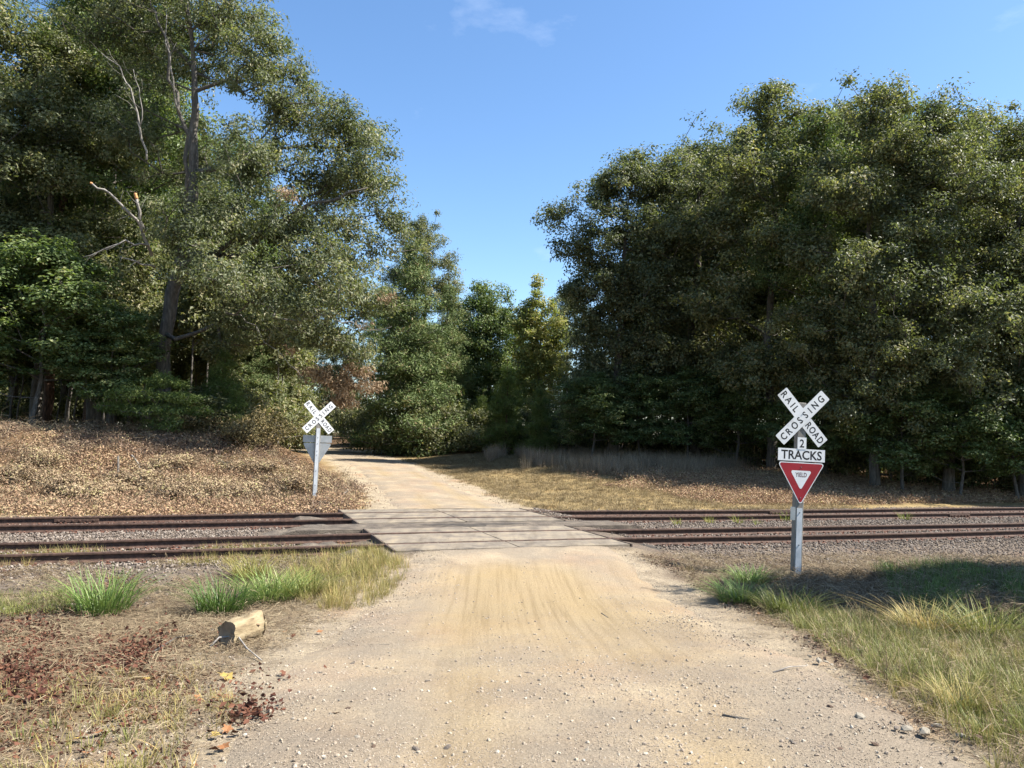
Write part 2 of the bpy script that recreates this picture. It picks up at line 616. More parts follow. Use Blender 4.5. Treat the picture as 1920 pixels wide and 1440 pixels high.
# ---------------------------------------------------------------- the dirt road
def road_material():
    m, nt, bs, out = nodes_of('dirt_road')
    tc = nt.nodes.new('ShaderNodeTexCoord')
    co = tc.outputs['Object']
    uv = nt.nodes.new('ShaderNodeAttribute')
    uv.attribute_name = 'across'            # metres from the middle of the road
    al = nt.nodes.new('ShaderNodeAttribute')
    al.attribute_name = 'sandy'
    base = ramp(nt, [(0.28, lin(146, 128, 108)), (0.5, lin(172, 155, 130)), (0.72, lin(184, 169, 143))])
    nt.links.new(noise_out(nt, co, 0.9, 6, 0.65), base.inputs[0])
    pink = ramp(nt, [(0.48, (0, 0, 0)), (0.72, (0.7, 0.7, 0.7))])
    nt.links.new(noise_out(nt, co, 0.42, 5, 0.6), pink.inputs[0])
    c = mixc(nt, pink.outputs[0], base.outputs[0], lin(164, 136, 116))
    c = mixc(nt, al.outputs['Fac'], c, lin(166, 145, 108))
    grav = ramp(nt, [(0.40, (0, 0, 0)), (0.56, (1, 1, 1))])
    nt.links.new(noise_out(nt, co, 0.65, 6, 0.7), grav.inputs[0])
    inv = nt.nodes.new('ShaderNodeMath')
    inv.operation = 'MULTIPLY_ADD'
    nt.links.new(al.outputs['Fac'], inv.inputs[0])
    inv.inputs[1].default_value = -0.7
    inv.inputs[2].default_value = 0.75
    gm = nt.nodes.new('ShaderNodeMath')
    gm.operation = 'MULTIPLY'
    nt.links.new(grav.outputs[0], gm.inputs[0])
    nt.links.new(inv.outputs[0], gm.inputs[1])
    c = mixc(nt, gm.outputs[0], c, lin(144, 133, 118))
    # fine grit and little stones
    vo = N(nt, 'ShaderNodeTexVoronoi', Scale=70.0)
    wob = nt.nodes.new('ShaderNodeVectorMath')
    wob.operation = 'MULTIPLY_ADD'
    nt.links.new(noise_out(nt, co, 18, 3, 0.6, True), wob.inputs[0])
    wob.inputs[1].default_value = (0.06, 0.06, 0.06)
    nt.links.new(co, wob.inputs[2])
    nt.links.new(wob.outputs[0], vo.inputs['Vector'])
    vr = ramp(nt, [(0.0, (0.72, 0.7, 0.68)), (0.3, (0.95, 0.95, 0.95)), (0.8, (1.03, 1.03, 1.03)), (1.0, (1.25, 1.24, 1.2))])
    sep = nt.nodes.new('ShaderNodeSeparateColor')
    nt.links.new(vo.outputs['Color'], sep.inputs[0])
    nt.links.new(sep.outputs[0], vr.inputs[0])
    c = mixc(nt, inv.outputs[0], c, mixc(nt, 0.75, c, vr.outputs[0], 'MULTIPLY'))
    gr = ramp(nt, [(0.3, (0.55, 0.53, 0.5)), (0.5, (1, 1, 1)), (0.7, (1.28, 1.27, 1.24))])
    nt.links.new(noise_out(nt, co, 60, 5, 0.8), gr.inputs[0])
    c = mixc(nt, 0.7, c, gr.outputs[0], 'MULTIPLY')
    # tyre streaks along the road
    mp = nt.nodes.new('ShaderNodeCombineXYZ')
    sxyz = nt.nodes.new('ShaderNodeSeparateXYZ')
    nt.links.new(co, sxyz.inputs[0])
    m1 = nt.nodes.new('ShaderNodeMath')
    m1.operation = 'MULTIPLY'
    m1.inputs[1].default_value = 8.0
    nt.links.new(uv.outputs['Fac'], m1.inputs[0])
    m2 = nt.nodes.new('ShaderNodeMath')
    m2.operation = 'MULTIPLY'
    m2.inputs[1].default_value = 0.22
    nt.links.new(sxyz.outputs[1], m2.inputs[0])
    nt.links.new(m1.outputs[0], mp.inputs[0])
    nt.links.new(m2.outputs[0], mp.inputs[1])
    st = noise_out(nt, mp.outputs[0], 1.6, 4, 0.6)
    sr = ramp(nt, [(0.36, (0.80, 0.78, 0.75)), (0.52, (1, 1, 1)), (0.7, (1.04, 1.04, 1.03))])
    nt.links.new(st, sr.inputs[0])
    c = mixc(nt, al.outputs['Fac'], c, mixc(nt, 1.0, c, sr.outputs[0], 'MULTIPLY'))
    nt.links.new(c, bs.inputs['Base Color'])
    bs.inputs['Roughness'].default_value = 0.95
    bs.inputs['Specular IOR Level'].default_value = 0.1
    add = nt.nodes.new('ShaderNodeMath')
    add.operation = 'ADD'
    nt.links.new(noise_out(nt, co, 30, 6, 0.75), add.inputs[0])
    sm = nt.nodes.new('ShaderNodeMath')
    sm.operation = 'MULTIPLY'
    sm.inputs[1].default_value = 0.15
    nt.links.new(st, sm.inputs[0])
    nt.links.new(sm.outputs[0], add.inputs[1])
    bump(nt, bs, add.outputs[0], 0.75, 0.035)
    return m


M['road'] = road_material()


def road_sheet(name, y0, y1, step, half, label, clip=None):
    yy = [y0]
    while yy[-1] < y1:
        yy.append(yy[-1] + step * (1 + max(0, yy[-1] - 16) * 0.05))
    yy = np.array(yy)
    acr = np.linspace(-1, 1, 41)
    V, A, S = [], [], []
    for y in yy:
        sl = road_slope(y)
        nrm = np.array([1, -sl]) / math.hypot(1, sl)
        c0 = np.array([road_x(y), y])
        hl = half + 0.55 * (fbm(np.array(y * 0.45), np.array(3.1), 41) - 0.5) + 0.35 * (fbm(np.array(y * 2.0), np.array(1.1), 42) - 0.5)
        hr = half + 0.55 * (fbm(np.array(y * 0.45), np.array(9.1), 43) - 0.5) + 0.35 * (fbm(np.array(y * 2.0), np.array(7.1), 44) - 0.5)
        if y < 14:
            hl += 0.25 * sstep(14, 6, y) - 0.0
            hr += 0.6 * sstep(14, 7, y)
        for a in acr:
            w = a * (hl if a < 0 else hr)
            p = c0 + nrm * w
            s_, u_ = su(p[0], p[1])
            if clip is not None:
                lo, hi = clip
                if u_ > hi:
                    p = p - (u_ - hi) * NDIR[:2]
                if u_ < lo:
                    p = p + (lo - u_) * NDIR[:2]
            z = float(gz(p[0], p[1], False)) + 0.04 - 0.06 * abs(a) ** 6
            rut = math.exp(-((w + 0.75) / 0.28) ** 2) + math.exp(-((w - 0.85) / 0.28) ** 2)
            z -= 0.016 * rut
            z += 0.010 * (float(fbm(np.array(p[0] * 3), np.array(p[1] * 3), 51, 3)) - 0.5)
            V.append((p[0], p[1], z))
            A.append(w)
            n_ = float(fbm(np.array(p[0] * 0.8 + 5), np.array(p[1] * 0.25), 61, 3))
            sand = (0.05 if y > 18 else 1.0) * float(0.85 * sstep(4.5, 10.5, y + 4.0 * (n_ - 0.5)) * (1 - sstep(0.9, 2.2, abs(w - 0.25) + 1.6 * (n_ - 0.5))))
            sand = max(sand, 0.55 * math.exp(-((w + 0.6) / 0.35) ** 2) * float(sstep(0.35, 0.6, n_)), 0.6 * math.exp(-((w - 0.9) / 0.35) ** 2) * float(sstep(0.4, 0.6, n_)))
            sand *= 1 - float(sstep(-2.8, -1.5, u_ + 0.8 * (n_ - 0.5)) * (1 - sstep(6, 6.5, u_)))
            S.append(sand)
    n = len(acr)
    idx = np.arange(len(V)).reshape(len(yy), n)
    q = np.stack([idx[:-1, :-1], idx[:-1, 1:], idx[1:, 1:], idx[1:, :-1]], -1).reshape(-1, 4)
    me = mesh_np(name, np.array(V), q, np.full(len(q), 4), True, {'across': ('FLOAT', A), 'sandy': ('FLOAT', S)})
    o = mesh_obj(name, me, M['road'])
    tag(o, label, 'road', kind='structure')
    return o


road_sheet('dirt_road', -6, 16.2, 0.16, 2.05, 'tan dirt and gravel road leading up to the railroad crossing', clip=(-99, -0.93))
road_sheet('dirt_road', 20.2, 110, 0.35, 1.72, 'pale dirt lane curving away behind the crossing into the woods', clip=(6.75, 999))

# ---------------------------------------------------------------- railroad tracks
M['rust'] = simple_mat('rusty_rail', [(0.3, (0.028, 0.017, 0.013)), (0.6, (0.085, 0.050, 0.036)), (0.85, (0.15, 0.088, 0.062))], 14, 0.75, 0.3, 0.003, metallic=0.2)
M['rail_top'] = simple_mat('worn_rail_head', [(0.3, (0.10, 0.085, 0.075)), (0.7, (0.2, 0.18, 0.165))], 9, 0.38, 0.1, 0.001, metallic=0.8)
M['plate'] = simple_mat('rusty_plate', [(0.3, (0.07, 0.03, 0.02)), (0.7, (0.19, 0.095, 0.062))], 12, 0.85, 0.4, 0.004)
M['tie'] = simple_mat('creosote_tie', [(0.3, (0.03, 0.024, 0.019)), (0.55, (0.085, 0.068, 0.055)), (0.8, (0.17, 0.145, 0.12))], 3.5, 0.9, 0.6, 0.01, stretch=(6, 0.7, 6))
def concrete_material():
    m, nt, bs, out = nodes_of('dusty_concrete')
    tc = nt.nodes.new('ShaderNodeTexCoord')
    co = tc.outputs['Object']
    base = ramp(nt, [(0.30, lin(88, 81, 75)), (0.46, lin(130, 120, 106)), (0.70, lin(158, 145, 122))])
    nt.links.new(noise_out(nt, co, 2.4, 9, 0.7), base.inputs[0])
    mp = nt.nodes.new('ShaderNodeMapping')           # tyre dirt drawn out along the road
    mp.inputs['Rotation'].default_value = (0, 0, 0.05)
    mp.inputs['Scale'].default_value = (3.0, 0.35, 1)
    nt.links.new(co, mp.inputs[0])
    st = ramp(nt, [(0.36, (0.66, 0.64, 0.62)), (0.55, (1, 1, 1)), (0.75, (1.12, 1.08, 0.98))])
    nt.links.new(noise_out(nt, mp.outputs[0], 1.2, 6, 0.65), st.inputs[0])
    c = mixc(nt, 0.9, base.outputs[0], st.outputs[0], 'MULTIPLY')
    oi = nt.nodes.new('ShaderNodeObjectInfo')
    pr = ramp(nt, [(0.0, (0.84, 0.83, 0.82)), (1.0, (1.1, 1.08, 1.04))])
    nt.links.new(oi.outputs['Random'], pr.inputs[0])
    c = mixc(nt, 1.0, c, pr.outputs[0], 'MULTIPLY')
    sp = ramp(nt, [(0.60, (1, 1, 1)), (0.68, (0.55, 0.52, 0.5))])
    nt.links.new(noise_out(nt, co, 9, 6, 0.7), sp.inputs[0])
    c = mixc(nt, 0.8, c, sp.outputs[0], 'MULTIPLY')
    nt.links.new(c, bs.inputs['Base Color'])
    bs.inputs['Roughness'].default_value = 0.92
    bump(nt, bs, noise_out(nt, co, 40, 6, 0.75), 0.5, 0.012)
    return m


M['concrete'] = concrete_material()
M['asphalt'] = simple_mat('old_asphalt', [(0.25, lin(70, 63, 57)), (0.5, lin(108, 98, 87)), (0.8, lin(150, 137, 118))], 3.2, 0.95, 1.0, 0.03, detail=9, bump_scale=45)
M['dark_asphalt'] = simple_mat('fresh_asphalt', [(0.3, lin(54, 50, 46)), (0.7, lin(88, 81, 72))], 4, 0.95, 0.7, 0.012, bump_scale=50)
M['steel_angle'] = simple_mat('panel_edge_steel', [(0.3, (0.05, 0.035, 0.028)), (0.7, (0.12, 0.09, 0.07))], 10, 0.7, 0.2, 0.002)

S0, S1 = -75.0, 120.0
# half profile of a rail: (across, height below the running surface)
RAIL = [(0.0, 0.0), (0.027, -0.001), (0.0345, -0.010), (0.0365, -0.036), (0.011, -0.050), (0.009, -0.085), (0.0095, -0.128), (0.020, -0.142), (0.070, -0.155), (0.070, -0.168)]


def make_rail(u, parent):
    prof = [(-a, z) for a, z in RAIL[::-1]] + RAIL[1:]
    ss = np.concatenate([np.arange(S0, -30, 3.0), np.arange(-30, 40, 0.5), np.arange(40, S1 + 1, 4.0)])
    ph = u * 3.1
    V, L, mi = [], [], []
    for s in ss:
        wob = 0.006 * math.sin(s * 0.35 + ph) + 0.004 * math.sin(s * 0.83 + ph)
        dz = float(hump(s)) + 0.006 * math.sin(s * 0.5 + ph * 2)
        for a, z in prof:
            V.append(np.array([0, D1, 0]) + s * TDIR + (u + a + wob) * NDIR + np.array([0, 0, z + dz]))
    n = len(prof)
    faces = []
    for i in range(len(ss) - 1):
        for j in range(n - 1):
            faces.append((i * n + j, i * n + j + 1, (i + 1) * n + j + 1, (i + 1) * n + j))
            a0 = abs(prof[j][0] + prof[j + 1][0]) / 2
            mi.append(1 if (abs(prof[j][1]) < 0.002 and abs(prof[j + 1][1]) < 0.002) else 2 if (prof[j][1] < -0.127 and prof[j + 1][1] < -0.127) else 0)
    me = bpy.data.meshes.new('rail')
    me.from_pydata([tuple(p) for p in V], [], faces)
    me.polygons.foreach_set('material_index', mi)
    me.update()
    return mesh_obj('rail', me, [M['rust'], M['rail_top'], M['plate']], parent)


def tie_mesh(seed):
    r = random.Random(seed)
    mb = MB()
    nseg = 5
    L = 1.3
    rows = []
    for i in range(nseg + 1):
        y = -L + 2 * L * i / nseg
        w = 0.115 + r.uniform(-0.006, 0.006)
        t = r.uniform(-0.008, 0.006)
        rows += [(-w, y, -0.17), (-w, y, t - 0.012), (-w + 0.012, y, t), (w - 0.012, y, t + r.uniform(-.004, .004)), (w, y, t - 0.012), (w, y, -0.17)]
    f = []
    for i in range(nseg):
        for j in range(5):
            f.append((i * 6 + j, i * 6 + j + 1, i * 6 + 7 + j, i * 6 + 6 + j))
    f += [(5, 4, 3, 2, 1, 0), tuple(nseg * 6 + j for j in range(6))]
    mb.add(rows, f)
    return mb.mesh('tie')


def plate_mesh():
    mb = MB()
    mb.box(-0.098, 0.098, -0.18, 0.18, 0.0, 0.014, 0, 0.004)
    mb.box(-0.098, 0.098, -0.086, -0.076, 0.014, 0.026)
    mb.box(-0.098, 0.098, 0.076, 0.086, 0.014, 0.026)
    for x, y in ((-0.05, -0.082), (0.05, 0.082), (0.05, -0.13), (-0.05, 0.13)):
        mb.box(x - 0.011, x + 0.011, y - 0.011, y + 0.011, 0.014, 0.042)
        mb.box(x - 0.018, x + 0.018, y - 0.022, y + 0.022, 0.040, 0.055, 0, 0.005)
    return mb.mesh('tie_plate')


TIES = [tie_mesh(i) for i in range(4)]
for t in TIES:
    t.materials.append(M['tie'])
PLATE = plate_mesh()
PLATE.materials.append(M['plate'])
YAW = math.atan2(TDIR[1], TDIR[0])


def joint_bar(s, u, parent):
    mb = MB()
    for sg in (-1, 1):
        mb.box(-0.46, 0.46, sg * 0.012 if sg > 0 else -0.036, 0.036 if sg > 0 else -0.012, -0.13, -0.055, 0, 0.006)
        for x in (-0.36, -0.22, -0.07, 0.07, 0.22, 0.36):
            y0 = sg * 0.05
            mb.box(x - 0.02, x + 0.02, min(sg * 0.034, sg * 0.062), max(sg * 0.034, sg * 0.062), -0.115, -0.075, 0, 0.006)
    o = mb.build('joint_bar', M['rust'], parent)
    o.location = track_pt(s, u, float(hump(s)))
    o.rotation_euler = (0, 0, YAW)


def make_track(name, u0, label, joints, seed):
    root = empty(name, track_pt(0, u0, 0))
    inv = Matrix.Translation(-root.location)
    r = random.Random(seed)
    kids = []
    kids.append(make_rail(u0 - 0.75, root))
    kids.append(make_rail(u0 + 0.75, root))
    s = -24.0
    k = 0
    while s < 33:
        if not (-2.5 < s < 2.6):
            o = link(bpy.data.objects.new('tie', TIES[r.randrange(4)]), root)
            o.location = track_pt(s, u0 + r.uniform(-0.05, 0.05), float(hump(s)) - 0.185 + r.uniform(-0.004, 0.004))
            o.rotation_euler = (0, r.uniform(-0.01, 0.01), YAW + r.uniform(-0.03, 0.03))
            kids.append(o)
            for sg in (-1, 1):
                p = link(bpy.data.objects.new('tie_plate', PLATE), root)
                p.location = track_pt(s + r.uniform(-0.02, 0.02), u0 + sg * 0.75, float(hump(s)) - 0.181)
                p.rotation_euler = (0, 0, YAW + r.uniform(-0.02, 0.02))
                kids.append(p)
        s += 0.51 + r.uniform(-0.03, 0.03)
    n0 = len(root.children)
    for js, ju in joints:
        joint_bar(js, ju, root)
    for o in root.children:
        o.matrix_parent_inverse = inv
    tag(root, label, 'railroad track', 'railroad tracks')
    return root


make_track('railroad_track', 0.75, 'rusty railroad track running past the foot of the sign with the red yield triangle', [(-11.3, 0.0)], 1)
make_track('railroad_track', 0.75 + TRACK_GAP, 'second rusty railroad track, next to the leaf-covered bank', [(-8.5, TRACK_GAP + 1.5), (11.5, TRACK_GAP + 1.5), (17.5, TRACK_GAP)], 2)


# concrete panels of the crossing
def panel(parent, s0, s1, u0, u1, seed, top=0.0):
    r = random.Random(seed)
    g = 0.014
    ns, nu = 14, 6
    V, F = [], []
    for i in range(ns + 1):
        for j in range(nu + 1):
            fs, fu = i / ns, j / nu
            s = s0 + g + (s1 - s0 - 2 * g) * fs
            u = u0 + g + (u1 - u0 - 2 * g) * fu
            if i in (0, ns):
                u += r.uniform(-0.004, 0.004)
            if j in (0, nu):
                u += r.uniform(-0.012, 0.012) if (j == 0 and u0 < 0) else r.uniform(-0.003, 0.003)
            edge = min(fs, 1 - fs) * (s1 - s0) < 0.02 or min(fu, 1 - fu) * (u1 - u0) < 0.02
            z = top - 0.006 + float(hump(s)) + r.uniform(-0.002, 0.002) - (0.006 if edge else 0)
            V.append(track_pt(s, u, z))
    idx = lambda i, j: i * (nu + 1) + j
    for i in range(ns):
        for j in range(nu):
            F.append((idx(i, j), idx(i + 1, j), idx(i + 1, j + 1), idx(i, j + 1)))
    rim = [idx(i, 0) for i in range(ns)] + [idx(ns, j) for j in range(nu)] + [idx(i, nu) for i in range(ns, 0, -1)] + [idx(0, j) for j in range(nu, 0, -1)]
    b0 = len(V)
    for i in rim:
        q = V[i].copy()
        q[2] -= 0.18
        V.append(q)
    for a in range(len(rim)):
        b = (a + 1) % len(rim)
        F.append((rim[b], rim[a], b0 + a, b0 + b))
    me = bpy.data.meshes.new('concrete_panel')
    me.from_pydata([tuple(p) for p in V], [], F)
    me.update()
    o = mesh_obj('concrete_panel', me, M['concrete'], parent)
    o.matrix_parent_inverse = Matrix.Translation(-parent.location)
    # steel angle along the open end
    return o


def crossing(u0, sa, sb, label, seed):
    root = empty('grade_crossing', track_pt((sa + sb) / 2, u0, 0))
    mid = (sa + sb) / 2
    k = 0
    for a, b in ((sa, mid), (mid, sb)):
        for ua, ub in ((u0 - 1.62, u0 - 0.80), (u0 - 0.645, u0 + 0.645), (u0 + 0.80, u0 + 1.62)):
            panel(root, a, b, ua, ub, seed + k)
            k += 1
    for s in (sa - 0.02, sb + 0.02):
        mb = MB()
        for ua, ub in ((u0 - 1.62, u0 - 0.80), (u0 - 0.645, u0 + 0.645), (u0 + 0.80, u0 + 1.62)):
            h = float(hump(s))
            p = [track_pt(s - 0.012, ua, h - 0.16), track_pt(s + 0.012, ua, h - 0.16), track_pt(s + 0.012, ub, h - 0.16), track_pt(s - 0.012, ub, h - 0.16)]
            q = [v + np.array([0, 0, 0.158]) for v in p]
            mb.add(p + q, [(3, 2, 1, 0), (4, 5, 6, 7), (0, 1, 5, 4), (1, 2, 6, 5), (2, 3, 7, 6), (3, 0, 4, 7)])
        o = mb.build('edge_angle', M['steel_angle'], root)
        o.matrix_parent_inverse = Matrix.Translation(-root.location)
    tag(root, label, 'grade crossing', 'concrete grade crossings')


crossing(0.75, -2.45, 2.30, 'concrete crossing panels set in the track beside the yield-triangle sign', 100)
crossing(0.75 + TRACK_GAP, -2.40, 2.80, 'concrete crossing panels set in the track next to the leaf-covered bank', 200)


def asphalt(name, s0, s1, u0, u1, crown, label, mat, seed, edge=0.35):
    """a lumpy sheet of asphalt with ragged, sloping edges"""
    ns, nu = max(8, int((s1 - s0) / 0.12)), max(5, int((u1 - u0) / 0.12))
    S, U = np.meshgrid(np.linspace(s0, s1, ns), np.linspace(u0, u1, nu), indexing='ij')
    X = S * TDIR[0] + U * NDIR[0]
    Y = D1 + S * TDIR[1] + U * NDIR[1]
    n = fbm(X * 1.7, Y * 1.7, seed)
    e0 = np.clip((S - s0) / (edge * 3), 0, 1) if edge > 0 else 1
    e1 = np.clip((s1 - S) / (edge * 3), 0, 1) if edge > 0 else 1
    e = np.minimum(e0, e1)
    e = sstep(0, 1, np.clip(e + (n - 0.5) * 0.8 * (e < 1), 0, 1))
    low = -0.24
    Z = low + (crown - low) * e + hump(S) + 0.02 * (fbm(X * 4, Y * 4, seed + 5) - 0.5) * (0.4 + e)
    idx = np.arange(ns * nu).reshape(ns, nu)
    q = np.stack([idx[:-1, :-1], idx[1:, :-1], idx[1:, 1:], idx[:-1, 1:]], -1).reshape(-1, 4)
    top = np.stack([X, Y, Z], -1).reshape(-1, 3)
    rim = np.concatenate([idx[:, 0], idx[-1, 1:], idx[::-1, -1][1:], idx[0, ::-1][1:-1]])
    low_ = top[rim].copy()
    low_[:, 2] = np.minimum(low_[:, 2] - 0.02, -0.34)
    b = len(top) + np.arange(len(rim))
    sk = np.stack([rim, np.roll(rim, -1), np.roll(b, -1), b], -1)[:, ::-1]
    q = np.concatenate([q, sk])
    me = mesh_np(name, np.concatenate([top, low_]), q, np.full(len(q), 4), False)
    return tag(mesh_obj(name, me, mat), label, 'asphalt', kind='structure')


G = TRACK_GAP
asphalt('asphalt_strip', -4.6, 5.0, 2.385, G - 0.885, -0.02, 'worn asphalt filling the gap between the two tracks', M['asphalt'], 71)
asphalt('asphalt_patch', -4.2, -2.49, 0.085, 1.415, -0.02, 'rounded lump of asphalt between the rails at the panel end', M['asphalt'], 73, 0.5)
asphalt('asphalt_patch', -3.6, -2.48, -0.85, -0.085, -0.03, 'asphalt shoulder outside the near rail', M['asphalt'], 74, 0.3)
asphalt('asphalt_patch', -4.6, -2.44, G + 0.085, G + 1.415, -0.02, 'asphalt ramp between the far rails', M['asphalt'], 75, 0.5)
asphalt('asphalt_patch', 2.84, 3.8, G + 0.085, G + 1.415, -0.03, 'asphalt end piece between the far rails', M['asphalt'], 76, 0.3)
asphalt('asphalt_patch', 2.34, 3.3, 0.085, 1.415, -0.05, 'asphalt end piece between the near rails', M['asphalt'], 77, 0.3)
asphalt('asphalt_patch', 2.34, 3.6, -0.9, -0.085, -0.06, 'broken asphalt edge outside the near rail', M['dark_asphalt'], 78, 0.35)
asphalt('asphalt_patch', -4.0, -2.44, 1.585, 2.38, -0.02, 'asphalt beside the inner panels', M['asphalt'], 79, 0.4)
asphalt('asphalt_patch', -3.9, -2.44, G - 0.88, G - 0.085, -0.02, 'asphalt beside the second track', M['asphalt'], 80, 0.4)
asphalt('asphalt_patch', 2.34, 4.2, 1.585, 2.38, -0.03, 'asphalt running off the panel ends', M['asphalt'], 81, 0.4)
bl = MB()
bp = [track_pt(0.15, 2.85, 0.004 + 0.05)]
for i in range(26):
    a = 2 * math.pi * i / 26
    rad = 1 + 0.28 * math.sin(3 * a + 0.5) + 0.15 * math.sin(7 * a)
    bp.append(track_pt(0.15 + 1.05 * rad * math.cos(a), 2.85 + 0.30 * rad * math.sin(a), 0.030))
bl.add(bp, [(0, i + 1, (i + 1) % 26 + 1) for i in range(26)])
tag(bl.build('asphalt_patch', M['dark_asphalt'], None, True), 'dark ragged asphalt repair patch between the tracks', 'asphalt', kind='structure')

# ---------------------------------------------------------------- crossing signs
M['sign_white'] = simple_mat('white_sign_sheeting', [(0.25, (0.48, 0.47, 0.44)), (0.40, (0.68, 0.675, 0.66)), (0.7, (0.76, 0.755, 0.74))], 5, 0.5, 0.03, 0.001, spec=0.4)
M['sign_red'] = simple_mat('red_sign_sheeting', [(0.3, (0.24, 0.008, 0.014)), (0.7, (0.34, 0.012, 0.022))], 4, 0.45, 0.03, 0.001, spec=0.4)
M['ink'] = simple_mat('black_lettering', [(0.3, (0.012, 0.012, 0.013)), (0.7, (0.022, 0.022, 0.022))], 8, 0.6, 0.0, 0.001)
M['ink_red'] = simple_mat('dark_red_lettering', [(0.3, (0.06, 0.02, 0.022)), (0.7, (0.09, 0.025, 0.03))], 8, 0.6, 0.0, 0.001)
M['alu'] = simple_mat('bare_aluminium', [(0.3, (0.30, 0.31, 0.31)), (0.7, (0.44, 0.45, 0.45))], 4, 0.45, 0.05, 0.001, metallic=0.6)
M['post_wood'] = simple_mat('weathered_post_wood', [(0.25, (0.10, 0.09, 0.078)), (0.5, (0.21, 0.195, 0.17)), (0.8, (0.33, 0.31, 0.28))], 5, 0.9, 0.5, 0.006, stretch=(8, 8, 0.6))
M['strip'] = simple_mat('dull_reflective_strip', [(0.25, (0.33, 0.35, 0.36)), (0.55, (0.50, 0.52, 0.53)), (0.8, (0.60, 0.61, 0.61))], 6, 0.55, 0.08, 0.002, stretch=(1, 1, 0.5))
M['bolt'] = simple_mat('zinc_bolt', [(0.3, (0.15, 0.15, 0.15)), (0.7, (0.3, 0.3, 0.3))], 20, 0.5, 0.0, 0.001, metallic=0.7)


def glyph(s, size, embolden=0.0):
    cu = bpy.data.curves.new('lettering', 'FONT')
    cu.body = s
    cu.size = size
    cu.align_x = 'CENTER'
    cu.align_y = 'CENTER'
    cu.offset = embolden
    cu.resolution_u = 3
    cu.fill_mode = 'FRONT'
    ob = bpy.data.objects.new('lettering', cu)
    me = bpy.data.meshes.new_from_object(ob)
    v = [tuple(p.co) for p in me.vertices]
    f = [tuple(p.vertices) for p in me.polygons]
    bpy.data.objects.remove(ob)
    bpy.data.meshes.remove(me)
    if v:                                    # centre on its own outline
        x = [p[0] for p in v]
        y = [p[1] for p in v]
        cx, cy = (min(x) + max(x)) / 2, (min(y) + max(y)) / 2
        v = [(p[0] - cx, p[1] - cy) for p in v]
    return v, f


def put_text(mb, s, size, x, z, y, ang=0.0, flip=1, bold=0.0, sx=1.0):
    v, f = glyph(s, size, bold)
    c, sn = math.cos(ang), math.sin(ang)
    P = []
    for a, b in v:
        a *= sx
        P.append((x + flip * (a * c - b * sn), y, z + a * sn + b * c))
    if flip < 0:
        f = [t[::-1] for t in f]
    mb.add(P, f)


def blade_poly(ang, w=0.229, L=1.22):
    c, s = math.cos(ang), math.sin(ang)
    r = 0.018
    pts = []
    for sx, sy, order in ((-1, -1, 0), (1, -1, 1), (1, 1, 2), (-1, 1, 3)):
        cx, cy = sx * (L / 2 - r), sy * (w / 2 - r)
        a0 = {0: math.pi, 1: 1.5 * math.pi, 2: 0, 3: 0.5 * math.pi}[order]
        for i in range(4):
            a = a0 + i * math.pi / 6
            x, z = cx + r * math.cos(a), cy + r * math.sin(a)
            pts.append((x * c - z * s, x * s + z * c))
    return pts


def tri_poly(w, h, r, ox=0, oz=0):
    """downward triangle, rounded corners, counter-clockwise seen from -Y"""
    A = [Vector((-w / 2, 0)), Vector((0, -h)), Vector((w / 2, 0))]
    pts = []
    for i in range(3):
        p, a, b = A[i], A[i - 1], A[(i + 1) % 3]
        da, db = (a - p).normalized(), (b - p).normalized()
        half = da.angle(db) / 2
        t = r / math.tan(half)
        c = p + (da + db).normalized() * (r / math.sin(half))
        s = p + da * t - c
        e = p + db * t - c
        a0, a1 = math.atan2(s.y, s.x), math.atan2(e.y, e.x)
        d = (a1 - a0 + math.pi) % (2 * math.pi) - math.pi
        for k in range(6):
            an = a0 + d * k / 5
            pts.append((ox + c.x + r * math.cos(an), oz + c.y + r * math.sin(an)))
    return pts


def crossbuck(root, zc, y, side, a1, a2):
    """two lettered blades; side = -1 faces the camera's side of the tracks"""
    back = MB()
    back.prism([(x, z + zc) for x, z in blade_poly(a2)], *(sorted((y, y + side * 0.004))))
    b2 = back.build('crossbuck_blade', M['sign_white'], root)
    tx = MB()
    yl = y + side * 0.0044
    fl = -side
    for ch, t in zip('RAIL', (-0.535, -0.405, -0.29, -0.195)):
        put_text(tx, ch, 0.178, fl * t * math.cos(a2) if fl < 0 else t * math.cos(a2), zc + t * math.sin(a2), yl, a2, fl, 0.004, 0.86)
    tx.build('lettering', M['ink'], b2)
    tx = MB()
    for ch, t in zip('ROAD', (0.185, 0.295, 0.41, 0.53)):
        put_text(tx, ch, 0.178, t * math.cos(a2), zc + t * math.sin(a2), yl, a2, fl, 0.004, 0.8)
    tx.build('lettering', M['ink'], b2)
    front = MB()
    front.prism([(x, z + zc) for x, z in blade_poly(a1)], *(sorted((y + side * 0.008, y + side * 0.012))))
    b1 = front.build('crossbuck_blade', M['sign_white'], root)
    tx = MB()
    yl = y + side * 0.0124
    for ch, t in zip('CROSSING', (-0.505, -0.365, -0.215, -0.075, 0.07, 0.19, 0.325, 0.485)):
        put_text(tx, ch, 0.178, t * math.cos(a1), zc + t * math.sin(a1), yl, a1, fl, 0.004, 0.86)
    tx.build('lettering', M['ink'], b1)
    bo = MB()
    for dz in (-0.06, 0.07):
        bo.tube([(0.0, y + side * 0.011, zc + dz), (0.0, y + side * 0.019, zc + dz)], [0.013, 0.011], 8)
    bo.build('bolt', M['bolt'], root)


